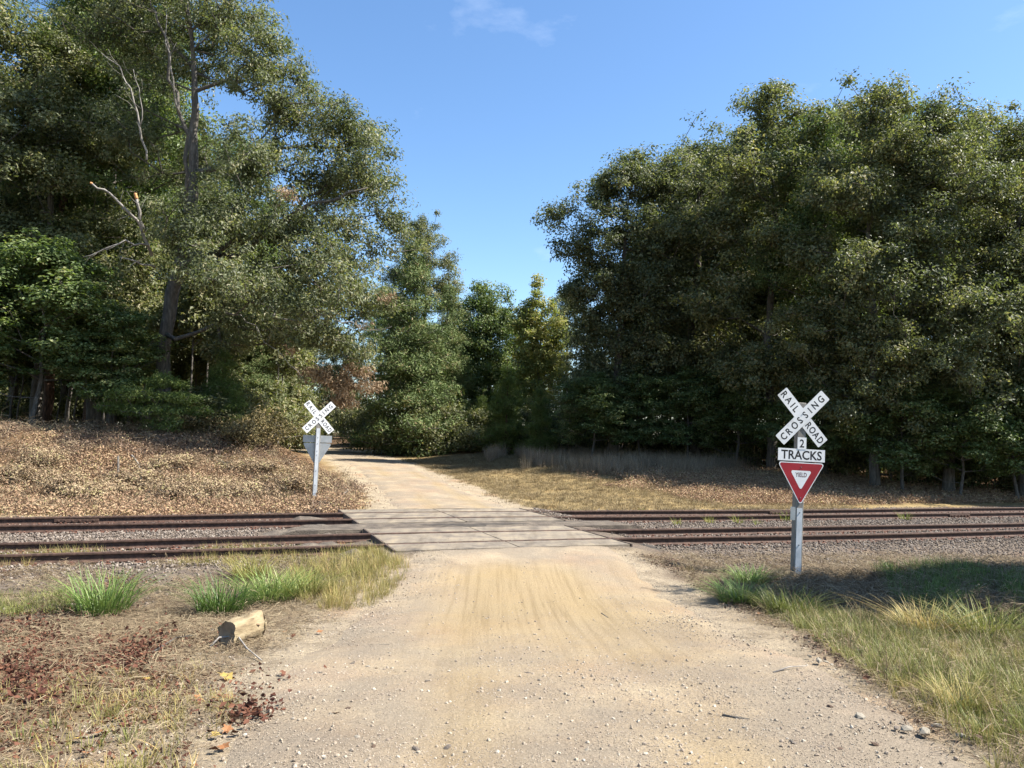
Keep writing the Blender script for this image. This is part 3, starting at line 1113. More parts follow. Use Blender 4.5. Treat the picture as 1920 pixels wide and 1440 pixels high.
def crossing_sign(name, loc, rz, lean, plates_front, label, zc, post_h, y_pl, tilt=0.0):
    root = empty(name, loc, rz)
    root.rotation_euler = (lean[0], lean[1], rz)
    w = 0.075
    mb = MB()
    mb.box(-w, w, -w, w, -0.5, post_h, 0, 0.008)
    mb.build('post', M['post_wood'], root)
    s = plates_front                       # -1: yield and track plates face the camera's side
    # reflective strip(s)
    sp = MB()
    sp.box(-0.052, 0.052, -w - 0.004, -w, 0.03, zc - 0.35 if s > 0 else 1.28, 0)
    o = sp.build('reflective_strip', M['strip'], root)
    bb = MB()
    for z in ([0.07, 0.62, 1.2] if s < 0 else [0.1, 0.55, 1.0, 1.5, 1.62, 1.85, 2.05]):
        bb.tube([(0, -w - 0.004, z), (0, -w - 0.014, z)], [0.012, 0.010], 8)
    bb.build('bolt', M['bolt'], o)
    crossbuck(root, zc, -w - 0.006, -1, math.radians(46) + tilt, math.radians(-48.5) + tilt)
    # yield triangle and TRACKS plate on the side the traffic meets
    yp = s * (w + 0.010)
    lo = lambda a, b: sorted((yp + s * a, yp + s * b))
    zt = y_pl
    tri = MB()
    tri.prism(tri_poly(0.90, 0.775, 0.04, 0, zt), *lo(0, 0.003))
    white = tri.build('yield_sign', M['sign_white'] if s < 0 else M['alu'], root)
    rim = MB()
    rim.prism(tri_poly(0.90, 0.775, 0.04, 0, zt), *lo(0.0031, 0.0034))
    rim.build('white_border', M['sign_white'], white)
    red = MB()
    red.prism(tri_poly(0.85, 0.732, 0.03, 0, zt - 0.016), *lo(0.0035, 0.0038))
    red.build('red_face', M['sign_red'], white)
    inn = MB()
    inn.prism(tri_poly(0.41, 0.355, 0.028, 0, zt - 0.148), *lo(0.0039, 0.0042))
    inn.build('white_centre', M['sign_white'], white)
    tx = MB()
    put_text(tx, 'YIELD', 0.112, 0, zt - 0.225, yp + s * 0.0046, 0, -s, 0.0022, 0.74)
    tx.build('lettering', M['ink_red'], white)
    bt = MB()
    for z in (zt - 0.085, zt - 0.64):
        bt.tube([(0, yp + s * 0.005, z), (0, yp + s * 0.013, z)], [0.011, 0.009], 8)
    bt.build('bolt', M['bolt'], white)
    pl = MB()
    pl.box(-0.445, 0.445, *lo(0, 0.003), zt + 0.022, zt + 0.245)
    tp = pl.build('tracks_plate', M['sign_white'] if s < 0 else M['alu'], root)
    if s > 0:
        fc = MB()
        fc.box(-0.44, 0.44, *lo(0.0033, 0.004), zt + 0.026, zt + 0.241)
        fc.build('white_face', M['sign_white'], tp)
    tx = MB()
    put_text(tx, 'TRACKS', 0.225, 0, zt + 0.134, yp + s * (0.0034 if s < 0 else 0.0044), 0, -s, 0.005, 0.93)
    tx.build('lettering', M['ink'], tp)
    if s < 0:
        pn = MB()
        pn.box(-0.083, 0.083, *lo(0.004, 0.007), zt + 0.238, zt + 0.455)
        np_ = pn.build('number_plate', M['sign_white'], root)
        tx = MB()
        put_text(tx, '2', 0.205, 0, zt + 0.345, yp + s * 0.0074, 0, -s, 0.004, 0.9)
        tx.build('lettering', M['ink'], np_)
        tg = MB()
        tg.box(-0.172, -0.078, -w + 0.0, -w + 0.003, 1.06, 1.30)
        tg.build('small_plate', M['alu'], root)
    return root


def shift_onto(px_base, py_base, depth):
    p = at(px_base, py_base, depth)
    p[2] = gz(p[0], p[1])
    return p


P_NEAR = shift_onto(1492, 1080, 13.9)
P_FAR = shift_onto(589, 943, 24.2)
NEAR_ZC = float(at(1496.5, 782, 13.9)[2] - P_NEAR[2])
FAR_ZC = float(at(594.5, 782, 24.2)[2] - P_FAR[2])
tag(crossing_sign('crossing_sign', P_NEAR, 0.10, (0.0, 0.03), -1, '', NEAR_ZC, NEAR_ZC + 0.27, float(at(1496, 867, 13.9)[2] - P_NEAR[2])),
    'railroad crossing sign with red yield triangle and 2 TRACKS plate facing the dirt road', 'crossing sign')
tag(crossing_sign('crossing_sign', P_FAR, 0.30, (0.0, 0.012), 1, '', FAR_ZC, FAR_ZC + 0.22, float(at(594.5, 831, 24.2)[2] - P_FAR[2])),
    'railroad crossing sign showing the bare metal back of its yield triangle, by the leafy bank', 'crossing sign')


# ---------------------------------------------------------------- scattering of small stuff
def scatter(name, protos, P, scale, rot, mat, label, category):
    """one object: many small pieces standing where they belong (kind = stuff)"""
    if len(P) == 0:
        return None
    col = bpy.data.collections.new(name + '_pieces')
    for i, me in enumerate(protos):
        me.materials.clear()
        me.materials.append(mat)
        col.objects.link(bpy.data.objects.new('%s_piece_%02d' % (name, i), me))
    n = len(P)
    me = mesh_np(name, P, np.zeros(0, np.int32), np.zeros(0, np.int32), False, {
        'size': ('FLOAT_VECTOR', scale if np.ndim(scale) == 2 else np.repeat(np.asarray(scale)[:, None], 3, 1)),
        'turn': ('FLOAT_VECTOR', rot), 'pick': ('INT', RNG.integers(0, len(protos), n))})
    o = mesh_obj(name, me, mat)
    ng = bpy.data.node_groups.new(name, 'GeometryNodeTree')
    ng.interface.new_socket('Geometry', in_out='INPUT', socket_type='NodeSocketGeometry')
    ng.interface.new_socket('Geometry', in_out='OUTPUT', socket_type='NodeSocketGeometry')
    gi, go = ng.nodes.new('NodeGroupInput'), ng.nodes.new('NodeGroupOutput')
    ip = ng.nodes.new('GeometryNodeInstanceOnPoints')
    ci = ng.nodes.new('GeometryNodeCollectionInfo')
    ci.inputs['Collection'].default_value = col
    ci.inputs['Separate Children'].default_value = True
    ci.inputs['Reset Children'].default_value = True

    def attr(nm, typ):
        a = ng.nodes.new('GeometryNodeInputNamedAttribute')
        a.data_type = typ
        a.inputs['Name'].default_value = nm
        return a.outputs['Attribute']
    ng.links.new(gi.outputs[0], ip.inputs['Points'])
    ng.links.new(ci.outputs[0], ip.inputs['Instance'])
    ip.inputs['Pick Instance'].default_value = True
    ng.links.new(attr('pick', 'INT'), ip.inputs['Instance Index'])
    e2r = ng.nodes.new('FunctionNodeEulerToRotation')
    ng.links.new(attr('turn', 'FLOAT_VECTOR'), e2r.inputs[0])
    ng.links.new(e2r.outputs[0], ip.inputs['Rotation'])
    ng.links.new(attr('size', 'FLOAT_VECTOR'), ip.inputs['Scale'])
    ng.links.new(ip.outputs[0], go.inputs[0])
    md = o.modifiers.new('scatter', 'NODES')
    md.node_group = ng
    tag(o, label, category, kind='stuff')
    return o


def stone_mesh(seed, flat=0.65):
    r = np.random.default_rng(seed)
    t = (1 + 5 ** 0.5) / 2
    v = np.array([(-1, t, 0), (1, t, 0), (-1, -t, 0), (1, -t, 0), (0, -1, t), (0, 1, t), (0, -1, -t), (0, 1, -t), (t, 0, -1), (t, 0, 1), (-t, 0, -1), (-t, 0, 1)], float)
    f = [(0, 11, 5), (0, 5, 1), (0, 1, 7), (0, 7, 10), (0, 10, 11), (1, 5, 9), (5, 11, 4), (11, 10, 2), (10, 7, 6), (7, 1, 8), (3, 9, 4), (3, 4, 2), (3, 2, 6), (3, 6, 8), (3, 8, 9), (4, 9, 5), (2, 4, 11), (6, 2, 10), (8, 6, 7), (9, 8, 1)]
    v /= np.linalg.norm(v[0])
    v *= r.uniform(0.62, 1.15, (12, 1))
    v *= np.array([1.0, r.uniform(0.65, 1.0), flat]) * 0.5
    return mesh_np('stone', v, np.array(f), np.full(20, 3), False, {'tone': ('FLOAT', np.full(12, r.uniform(0, 1)))})


def tuft_mesh(seed, blades, h, spread, lean, width, droop=0.6, seg=4):
    r = np.random.default_rng(seed)
    V, L, T, cnt = [], [], [], []
    for b in range(blades):
        a = r.uniform(0, 2 * math.pi)
        rad = spread * math.sqrt(r.uniform())
        base = np.array([math.cos(a) * rad, math.sin(a) * rad, -0.01])
        az_ = a + r.normal(0, 0.7)
        d = np.array([math.cos(az_), math.sin(az_), 0])
        side = np.array([-d[1], d[0], 0])
        hh = h * r.uniform(0.45, 1.0)
        ln = lean * r.uniform(0.2, 1.3)
        w = width * r.uniform(0.7, 1.2)
        o = len(V)
        tone = r.uniform(0, 1)
        for k in range(seg + 1):
            t = k / seg
            out = ln * hh * (0.45 * t + droop * t * t)
            z = hh * (t - droop * 0.45 * min(1.0, ln) * t * t)
            p = base + d * out + np.array([0, 0, z])
            ww = w * (1 - t) ** 0.7 * (0.6 + 0.4 * min(1, t * 3)) / 2
            if k == seg:
                V.append(p)
                T.append(tone)
            else:
                V += [p - side * ww, p + side * ww]
                T += [tone, tone]
        for k in range(seg - 1):
            L += [o + 2 * k, o + 2 * k + 1, o + 2 * k + 3, o + 2 * k + 2]
            cnt.append(4)
        L += [o + 2 * seg - 2, o + 2 * seg - 1, o + 2 * seg]
        cnt.append(3)
    return mesh_np('tuft', np.array(V), np.array(L), np.array(cnt), False, {'tone': ('FLOAT', T)})


def litter_mesh(seed, n, spread, size, height):
    """a handful of crumpled dry leaves"""
    r = np.random.default_rng(seed)
    V, L, T, cnt = [], [], [], []
    for i in range(n):
        c = np.array([r.normal(0, spread), r.normal(0, spread), abs(r.normal(0, height))])
        a = r.normal(0, 1, 3)
        a[2] *= 0.5
        a /= np.linalg.norm(a)
        b = np.cross(a, r.normal(0, 1, 3))
        b /= np.linalg.norm(b)
        nn = np.cross(a, b)
        s = size * r.uniform(0.6, 1.2)
        o = len(V)
        V += [c - a * s * 0.5, c + b * s * 0.3 + nn * s * 0.14, c + a * s * 0.5, c - b * s * 0.3 + nn * s * 0.14]
        T += [r.uniform()] * 4
        L += [o, o + 1, o + 2, o, o + 2, o + 3]
        cnt += [3, 3]
    return mesh_np('litter', np.array(V), np.array(L), np.array(cnt), False, {'tone': ('FLOAT', T)})


def straw_mesh(seed, n, spread, length, width, height):
    """dead stalks lying every which way"""
    r = np.random.default_rng(seed)
    V, L, T, cnt = [], [], [], []
    for i in range(n):
        c = np.array([r.normal(0, spread), r.normal(0, spread), 0.006 + abs(r.normal(0, height))])
        an = r.uniform(0, 2 * math.pi)
        d = np.array([math.cos(an), math.sin(an), r.normal(0, 0.22)])
        s = np.array([-d[1], d[0], r.normal(0, 0.4)])
        ln = length * r.uniform(0.4, 1.1)
        o = len(V)
        mid = c + np.array([0, 0, ln * 0.08])
        V += [c - d * ln / 2 - s * width / 2, c - d * ln / 2 + s * width / 2, mid + s * width / 2, mid - s * width / 2, c + d * ln / 2]
        T += [r.uniform()] * 5
        L += [o, o + 1, o + 2, o + 3, o + 3, o + 2, o + 4]
        cnt += [4, 3]
    return mesh_np('straw', np.array(V), np.array(L), np.array(cnt), False, {'tone': ('FLOAT', T)})


def sample_su(n, s0, s1, u0, u1):
    s = RNG.uniform(s0, s1, n)
    u = RNG.uniform(u0, u1, n)
    X = s * TDIR[0] + u * NDIR[0]
    Y = D1 + s * TDIR[1] + u * NDIR[1]
    return X, Y, s, u


def on_ground(X, Y, dz=0.0):
    return np.stack([X, Y, gz(X, Y) + dz], -1)


def spin(n, tilt):
    return np.stack([RNG.normal(0, tilt, n), RNG.normal(0, tilt, n), RNG.uniform(0, 2 * math.pi, n)], -1)


STONES = lambda k: [stone_mesh(1000 + k * 10 + i) for i in range(5)]

M['ballast'] = rand_mat('ballast_stone', [(0.0, lin(70, 61, 55)), (0.4, lin(110, 98, 88)), (0.75, lin(140, 127, 114)), (1.0, lin(168, 157, 144))], 0.9)
M['pebble'] = rand_mat('road_pebble', [(0.0, lin(96, 84, 74)), (0.3, lin(146, 131, 115)), (0.7, lin(172, 158, 138)), (1.0, lin(196, 186, 170))], 0.9)

# ballast under and beside the tracks
X, Y, s, u = sample_su(130000, -24, 30, -3.6, 9.6)
lat = lateral(X, Y)
keep = (np.abs(s) > 2.9 + 0.5 * RNG.uniform(size=len(s))) & ~((u > 2.2) & (u < G - .7) & (s > -4.6) & (s < 4.8)) & ~((u > -0.9) & (u < 7) & (s > -4.0) & (s < 2.9))
edge = np.minimum(sstep(-3.6, -1.7, u + 0.8 * (fbm(X, Y, 77) - 0.5)), 1 - sstep(7.4, 8.3, u - 1.5 * np.exp(-((s + 4.2) / 2.2) ** 2)))
edge = edge * np.where((u < -1.2) & (s < -2.5), 0.22, 1.0)
keep &= RNG.uniform(size=len(s)) < edge * np.where((s < -15) | (s > 20), 0.6, 1)
keep &= ~((np.abs(lat) < 2.5) & ((u < -0.8) | (u > 6.4)))
P = on_ground(X[keep], Y[keep], 0.008)
P[:, 2] += np.where((u[keep] > -0.75) & (u[keep] < 6.6), 0.018, 0.0)
scatter('ballast', STONES(0), P, RNG.uniform(0.035, 0.075, len(P)), spin(len(P), 0.9), M['ballast'], 'grey crushed stone ballast around the two tracks', 'ballast')

# gravel on the road
NG = 230000
X = RNG.uniform(-4.2, 5.0, NG)
Y = 2.6 + RNG.uniform(0, 1, NG) ** 1.6 * 13
lat = lateral(X, Y)
centre = sstep(5.5, 10.0, Y + 2.5 * (fbm(X * 0.7, Y * 0.4, 96) - 0.5)) * (1 - sstep(0.8, 2.0, np.abs(lat - 0.2)))
w = (1 - sstep(2.3, 3.9, np.abs(lat))) * (0.25 + 0.75 * sstep(0.36, 0.66, fbm(X * 1.1, Y * 0.9, 91))) * (1 - 0.92 * centre)
keep = RNG.uniform(size=len(X)) < w
X, Y = X[keep], Y[keep]
wv = lateral(X, Y)
hw = np.where(wv < 0, 2.05 + 0.25 * sstep(14, 6, Y), 2.05 + 0.6 * sstep(14, 7, Y))
zz = gz(X, Y, False) + 0.04 - 0.06 * np.minimum(1.1, np.abs(wv) / hw) ** 6 - 0.016 * (np.exp(-((wv + 0.75) / 0.28) ** 2) + np.exp(-((wv - 0.85) / 0.28) ** 2))
zz = zz + 0.010 * (fbm(X * 3, Y * 3, 51, 3) - 0.5)
zz = np.maximum(zz, gz(X, Y))
big = RNG.uniform(0, 1, len(X)) < 0.04
sz = np.where(big, RNG.uniform(0.018, 0.040, len(X)), RNG.uniform(0.004, 0.015, len(X)))
P = np.stack([X, Y, zz + 0.06 * sz], -1)
scatter('gravel', STONES(1), P, sz, spin(len(P), 0.6), M['pebble'], 'loose pebbles and grit strewn over the dirt road', 'gravel')
# gravel on the lane beyond
X, Y, s, u = sample_su(9000, -9, 6, 7.2, 22)
lat = lateral(X, Y)
keep = (np.abs(lat) < 2.1) & (RNG.uniform(size=len(X)) < 0.5)
P = on_ground(X[keep], Y[keep], 0.02)
scatter('gravel', STONES(2), P, RNG.uniform(0.015, 0.04, len(P)), spin(len(P), 0.6), M['pebble'], 'loose stones on the lane behind the crossing', 'gravel')

# dry leaf cover on the left bank and in front of the right-hand woods
M['vine_leaf'] = rand_mat('dry_vine_leaves', [(0.0, lin(100, 78, 60)), (0.25, lin(154, 124, 100)), (0.55, lin(190, 158, 126)), (0.8, lin(206, 182, 144)), (0.92, lin(166, 162, 104)), (1.0, lin(172, 126, 102))], 0.8, 0.2, 0.2)
M['brown_leaf'] = rand_mat('grey_brown_dead_leaves', [(0.0, lin(72, 58, 50)), (0.4, lin(124, 102, 88)), (0.75, lin(164, 142, 120)), (1.0, lin(190, 170, 146))], 0.85, 0.15, 0.15)
M['red_vine'] = rand_mat('reddish_dead_leaves', [(0.0, lin(60, 38, 32)), (0.5, lin(108, 70, 56)), (1.0, lin(140, 98, 74))], 0.8, 0.2, 0.2)
LIT = [litter_mesh(300 + i, 34, 0.14, 0.062, 0.05 + 0.02 * (i % 3)) for i in range(6)]
X, Y, s, u = sample_su(42000, -26, 2, 7.6, 20)
lat = lateral(X, Y)
dens = sstep(2.2, 3.4, -lat + 1.2 * (fbm(X * 0.9, Y * 0.9, 92) - 0.5)) * (1 - 0.8 * sstep(14, 18.5, u)) * sstep(7.4, 9, u) * (0.10 + 0.90 * sstep(0.40, 0.56, fbm(X * 0.9, Y * 0.9, 93)))
keep = RNG.uniform(size=len(X)) < dens * 0.8
P = on_ground(X[keep], Y[keep], 0.0)
hum = fbm(P[:, 0] * 0.55 + 4, P[:, 1] * 0.55, 95)
drk = RNG.uniform(size=len(P)) < sstep(0.48, 0.6, hum) * 0.8
scatter('leaf_cover', [m.copy() for m in LIT], P[drk], RNG.uniform(0.7, 1.35, drk.sum()), spin(drk.sum(), 0.25), M['brown_leaf'], 'patches of greyish-brown dead leaves and stems on the bank beside the far track', 'leaf cover')
P = P[~drk]
scatter('leaf_cover', LIT, P, RNG.uniform(0.6, 1.5, len(P)), spin(len(P), 0.25), M['vine_leaf'], 'yellow-brown dried leaves and vines blanketing the bank beside the far track', 'leaf cover')
LIT2 = [litter_mesh(330 + i, 34, 0.14, 0.064, 0.06 + 0.02 * (i % 3)) for i in range(6)]
X, Y, s, u = sample_su(36000, 5, 36, 8.6, 19)
lat = lateral(X, Y)
dens = sstep(8.5, 12.5, lat + (u - 12) * 0.2 + 4 * (fbm(X * 0.6, Y * 0.6, 94) - 0.5)) * (1 - 0.5 * sstep(14, 18, u)) * sstep(8.6, 10, u)
keep = RNG.uniform(size=len(X)) < dens * 0.75
P = on_ground(X[keep], Y[keep], 0.0)
scatter('leaf_cover', LIT2, P, RNG.uniform(0.7, 1.4, len(P)), spin(len(P), 0.2), M['vine_leaf'], 'brown dead leaves and vines in front of the right-hand woods', 'leaf cover')

# ---------------------------------------------------------------- trees
def unit(v):
    return v / np.maximum(np.linalg.norm(v, axis=-1, keepdims=True), 1e-9)


def lobe_points(rng, lobes, n, shell=0.45):
    """points spread through a union of ellipsoids, more of them near the outside"""
    L = np.array(lobes, float)
    wgt = (L[:, 3] * L[:, 4] * L[:, 5]) ** 0.72
    pick = rng.choice(len(L), n, p=wgt / wgt.sum())
    d = unit(rng.normal(0, 1, (n, 3)))
    r = rng.uniform(0, 1, n) ** shell
    # uneven outline
    bumpy = 0.58 + 0.78 * vnoise(d[:, 0] * 2.3 + pick * 7.7, d[:, 1] * 2.3 + d[:, 2] * 1.9, 5)
    return L[pick, :3] + d * L[pick, 3:6] * (r * bumpy)[:, None], d


def grow(rng, trunk, tips, bf=0.35, step=0.9):
    """joins the tips to the trunk the way branches fork; returns nodes, parents"""
    nodes = [np.array(p, float) for p in trunk]
    parent = [-1] + list(range(len(trunk) - 1))
    path = [0.0]
    for i in range(1, len(trunk)):
        path.append(path[-1] + np.linalg.norm(nodes[i] - nodes[i - 1]) * 0.5)
    n = len(tips)
    best = np.full(n, 1e9)
    bi = np.zeros(n, int)
    done = np.zeros(n, bool)
    tip_node = np.zeros(n, int)

    def relax(j):
        d = np.linalg.norm(tips - nodes[j], axis=1)
        # branches rise outwards: joining a node that lies above costs more
        c = d + bf * path[j] + 0.9 * np.maximum(0, nodes[j][2] - tips[:, 2])
        m = (c < best) & ~done
        best[m] = c[m]
        bi[m] = j
    for j in range(1, len(nodes)):
        relax(j)
    for it in range(n):
        i = int(np.argmin(np.where(done, 1e9, best)))
        j = bi[i]
        a, b = nodes[j], tips[i]
        dist = np.linalg.norm(b - a)
        k = max(1, int(dist / step))
        prev = j
        for q in range(1, k + 1):
            t = q / k
            p = a + (b - a) * t
            if q < k:
                p = p + rng.normal(0, 0.07 * min(dist, 3), 3) + np.array([0, 0, -0.10 * dist * math.sin(math.pi * t)])
            nodes.append(p)
            parent.append(prev)
            path.append(path[prev] + dist / k)
            prev = len(nodes) - 1
            done_before = done[i]
            if q == k:
                done[i] = True
            relax(prev)
        tip_node[i] = prev
        done[i] = True
    return np.array(nodes), np.array(parent), tip_node


def branch_mesh(name, nodes, parent, ntrunk, trunk_r, tip_r=0.0135, power=0.46):
    n = len(nodes)
    cnt = np.zeros(n)
    has = np.zeros(n, bool)
    has[parent[parent >= 0]] = True
    cnt[~has] = 1
    for i in range(n - 1, 0, -1):
        cnt[parent[i]] += cnt[i]
    r = tip_r * np.maximum(cnt, 1) ** power
    r[:ntrunk] = np.maximum(r[:ntrunk] * 0.0, trunk_r)
    r = np.minimum(r, trunk_r[0] if ntrunk else 9)
    for i in range(ntrunk, n):
        r[i] = min(r[i], r[parent[i]] * 0.92)
    V, F = [], []
    idx = np.arange(1, n)
    # trunk as one smooth tube, the limbs edge by edge
    limb = idx[idx >= ntrunk]
    limb = limb[r[limb] > 0.006]
    a, b = nodes[parent[limb]], nodes[limb]
    ra, rb = r[parent[limb]], r[limb]
    ra = np.minimum(ra, rb * 1.35)
    t = unit(b - a)
    ref = np.where(np.abs(t[:, 2:3]) > 0.9, np.array([[1.0, 0, 0]]), np.array([[0, 0, 1.0]]))
    e1 = unit(np.cross(t, ref))
    e2 = np.cross(t, e1)
    sides = 5
    ang = np.arange(sides) * 2 * math.pi / sides
    ring = e1[:, None, :] * np.cos(ang)[None, :, None] + e2[:, None, :] * np.sin(ang)[None, :, None]
    va = a[:, None, :] + ring * ra[:, None, None] - t[:, None, :] * (ra * 0.3)[:, None, None]
    vb = b[:, None, :] + ring * rb[:, None, None]
    vv = np.concatenate([va, vb], 1).reshape(-1, 3)
    o = (np.arange(len(limb)) * 2 * sides)[:, None]
    j = np.arange(sides)
    k = (j + 1) % sides
    q = np.stack([o + j, o + k, o + sides + k, o + sides + j], -1).reshape(-1, 4)
    return vv, q, r


def trunk_tube(trunk, radii, sides=12, flare=1.5, seed=0):
    mb = MB()
    pts = [Vector([float(c) for c in p]) for p in trunk]
    rr = list(radii)
    v, f = [], []
    for i, p in enumerate(pts):
        t = (pts[min(i + 1, len(pts) - 1)] - pts[max(i - 1, 0)]).normalized()
        a = t.cross(Vector((0, 1, 0))).normalized()
        b = t.cross(a)
        for j in range(sides):
            an = 2 * math.pi * j / sides
            hgt = p.z - pts[0].z
            fl = 1 + (flare - 1) * math.exp(-hgt / 0.5) * (0.7 + 0.5 * math.sin(an * 3 + seed))
            ro = rr[i] * fl * (1 + 0.07 * math.sin(an * 4 + i * 0.9 + seed))
            v.append(p + (a * math.cos(an) + b * math.sin(an)) * ro)
    for i in range(len(pts) - 1):
        for j in range(sides):
            k = (j + 1) % sides
            f.append((i * sides + j, i * sides + k, (i + 1) * sides + k, (i + 1) * sides + j))
    mb.add(v, f)
    return mb


def leaf_cloud(rng, centres, outdir, per, spread, size, width, up=0.5, out=0.5, rand=0.8, droop=0.35, tone_c=0.35, flat=0.7, along=0.0, base_tone=0.5):
    """leaf-sized faces in clusters round the twig ends"""
    n = len(centres)
    per_c = np.maximum(3, (per * rng.uniform(0.55, 1.45, n)).astype(int))
    ci = np.repeat(np.arange(n), per_c)
    m = len(ci)
    sp = spread * rng.uniform(0.7, 1.3, n)[ci]
    off = np.clip(rng.normal(0, 1, (m, 3)), -1.9, 1.9)
    off[:, 2] *= flat
    off *= (sp * 0.46)[:, None]
    off = off + outdir[ci] * (rng.normal(0, along, m) * sp)[:, None]
    c = centres[ci] + off
    puff = unit(off)
    nrm = unit(up * np.array([0, 0, 1.0]) + out * 0.6 * outdir[ci] + 0.7 * puff + 0.75 * rand * rng.normal(0, 1, (m, 3)))
    ax = rng.normal(0, 1, (m, 3)) + 0.8 * outdir[ci]
    ax[:, 2] -= droop
    ax = unit(ax - nrm * (ax * nrm).sum(1, keepdims=True))
    bx = np.cross(nrm, ax)
    s = size * rng.uniform(0.65, 1.3, m)
    w = width * rng.uniform(0.75, 1.25, m) * s / size
    h, hw = (ax * (s / 2)[:, None]), (bx * (w / 2)[:, None])
    mid = ax * (s * -0.08)[:, None]
    fold = nrm * (w * 0.18)[:, None]
    V = np.stack([c - h, c + mid + hw + fold, c + h, c + mid - hw + fold], 1).reshape(-1, 3)
    tone = np.clip(base_tone + tone_c * (rng.uniform(-1, 1, n)[ci]) + 0.22 * rng.normal(0, 1, m), 0, 1)
    return V, np.repeat(tone, 4)


def leaves_mesh(name, V, T):
    n = len(V) // 4
    return mesh_np(name, V, np.arange(4 * n), np.full(n, 4), False, {'tone': ('FLOAT', T)})


def make_tree(seed, lobes, trunk, trunk_r, ntips, per, spread, leaf, mat, bark='bark', bf=0.35, shell=0.45, dead=None, keep=None, **kw):
    """meshes of one tree standing at the origin: (trunk, branches, crown)"""
    rng = np.random.default_rng(seed)
    tips, d = lobe_points(rng, lobes, ntips, shell)
    if keep is not None:
        k = keep(tips)
        tips, d = tips[k], d[k]
    trunk = np.array(trunk, float)
    # resample the trunk
    seg = np.concatenate([[0], np.cumsum(np.linalg.norm(np.diff(trunk, axis=0), axis=1))])
    m = max(6, int(seg[-1] / 0.8))
    tt = np.linspace(0, seg[-1], m)
    tr = np.stack([np.interp(tt, seg, trunk[:, i]) for i in range(3)], -1)
    rr = np.interp(tt, seg, np.linspace(1, 0, len(seg)) if np.ndim(trunk_r) == 0 else trunk_r)
    if np.ndim(trunk_r) == 0:
        rr = trunk_r * (1 - 0.9 * (tt / seg[-1]) ** 1.1)
    tr[1:, :2] += rng.normal(0, 0.04, (m - 1, 2))
    nodes, parent, tn = grow(rng, tr, tips, bf)
    vv, q, r = branch_mesh('branches', nodes, parent, len(tr), rr)
    me_t = trunk_tube(tr, rr, 12, 1.45, seed).mesh('trunk', True)
    me_t.materials.append(M[bark])
    me_b = mesh_np('branches', vv, q, np.full(len(q), 4), True)
    me_b.materials.append(M[bark])
    dirs = unit(d + 0.6 * unit(nodes[tn] - nodes[parent[tn]]))
    V, T = leaf_cloud(rng, tips, dirs, per, spread, leaf[0], leaf[1], **kw)
    me_c = leaves_mesh('crown', V, T)
    me_c.materials.append(M[mat])
    return me_t, me_b, me_c


def place_tree(name, meshes, loc, rz, scale, label, group=None, category='tree', tilt=(0, 0)):
    root = empty(name, loc, rz)
    root.rotation_euler = (tilt[0], tilt[1], rz)
    root.scale = scale if np.ndim(scale) else (scale, scale, scale)
    for nm, me in zip(('trunk', 'branches', 'crown'), meshes):
        if me is not None:
            link(bpy.data.objects.new(nm, me), root)
    tag(root, label, category, group)
    return root


# leaf colours (real leaf albedo)
M['leaf_oak'] = leaf_mat('oak_leaves', [(0, (0.0519, 0.0626, 0.0274)), (0.5, (0.1297, 0.146, 0.0713)), (0.85, (0.2011, 0.2151, 0.1165)), (1, (0.2724, 0.2477, 0.1371))], 0.5, 0.32, 0.42)
M['leaf_gum'] = leaf_mat('sweetgum_leaves', [(0, (0.0514, 0.0806, 0.0242)), (0.5, (0.1285, 0.1747, 0.0618)), (0.85, (0.2081, 0.2554, 0.1008)), (1, (0.2693, 0.2688, 0.121))], 0.5, 0.32, 0.44)
M['leaf_elm'] = leaf_mat('elm_leaves', [(0, (0.0584, 0.0678, 0.0274)), (0.5, (0.1453, 0.1565, 0.0685)), (0.85, (0.2271, 0.2281, 0.1096)), (1, (0.2984, 0.2542, 0.1371))], 0.5, 0.32, 0.42)
M['leaf_yellow'] = leaf_mat('yellowing_leaves', [(0.0, (0.10, 0.14, 0.04)), (0.4, (0.19, 0.23, 0.075)), (0.75, (0.28, 0.285, 0.095)), (1.0, (0.36, 0.32, 0.12))], 0.5, 0.3, 0.4)
M['leaf_dead'] = leaf_mat('dead_hanging_leaves', [(0.0, (0.13, 0.085, 0.05)), (0.5, (0.28, 0.20, 0.125)), (1.0, (0.40, 0.31, 0.20))], 0.7, 0.2, 0.25, (1, 0.9, 0.75))
M['leaf_cedar'] = leaf_mat('cedar_foliage', [(0, (0.049, 0.0753, 0.0242)), (0.5, (0.1163, 0.1559, 0.0538)), (0.9, (0.1836, 0.2218, 0.0833)), (1, (0.2326, 0.1882, 0.0941))], 0.65, 0.2, 0.15)
M['leaf_pine'] = leaf_mat('pine_needles', [(0.0, (0.0585, 0.091, 0.0208)), (0.5, (0.1235, 0.169, 0.0442)), (1.0, (0.208, 0.247, 0.078))], 0.5, 0.32, 0.42)
M['leaf_brush'] = leaf_mat('dry_brush', [(0.0, (0.06, 0.05, 0.024)), (0.5, (0.15, 0.125, 0.055)), (1.0, (0.26, 0.19, 0.095))], 0.7, 0.2, 0.2)


def px_lobes(base, depth, L):
    """lobes given as photo pixels (x, y, half width, half height, metres behind the trunk, half depth in m)"""
    out = []
    for x, y, rx, ry, back, rd in L:
        c = at(x, y, depth + back) - base
        m = (depth + back) / FPX
        out.append((c[0], c[1], c[2], rx * m, rd, ry * m))
    return out


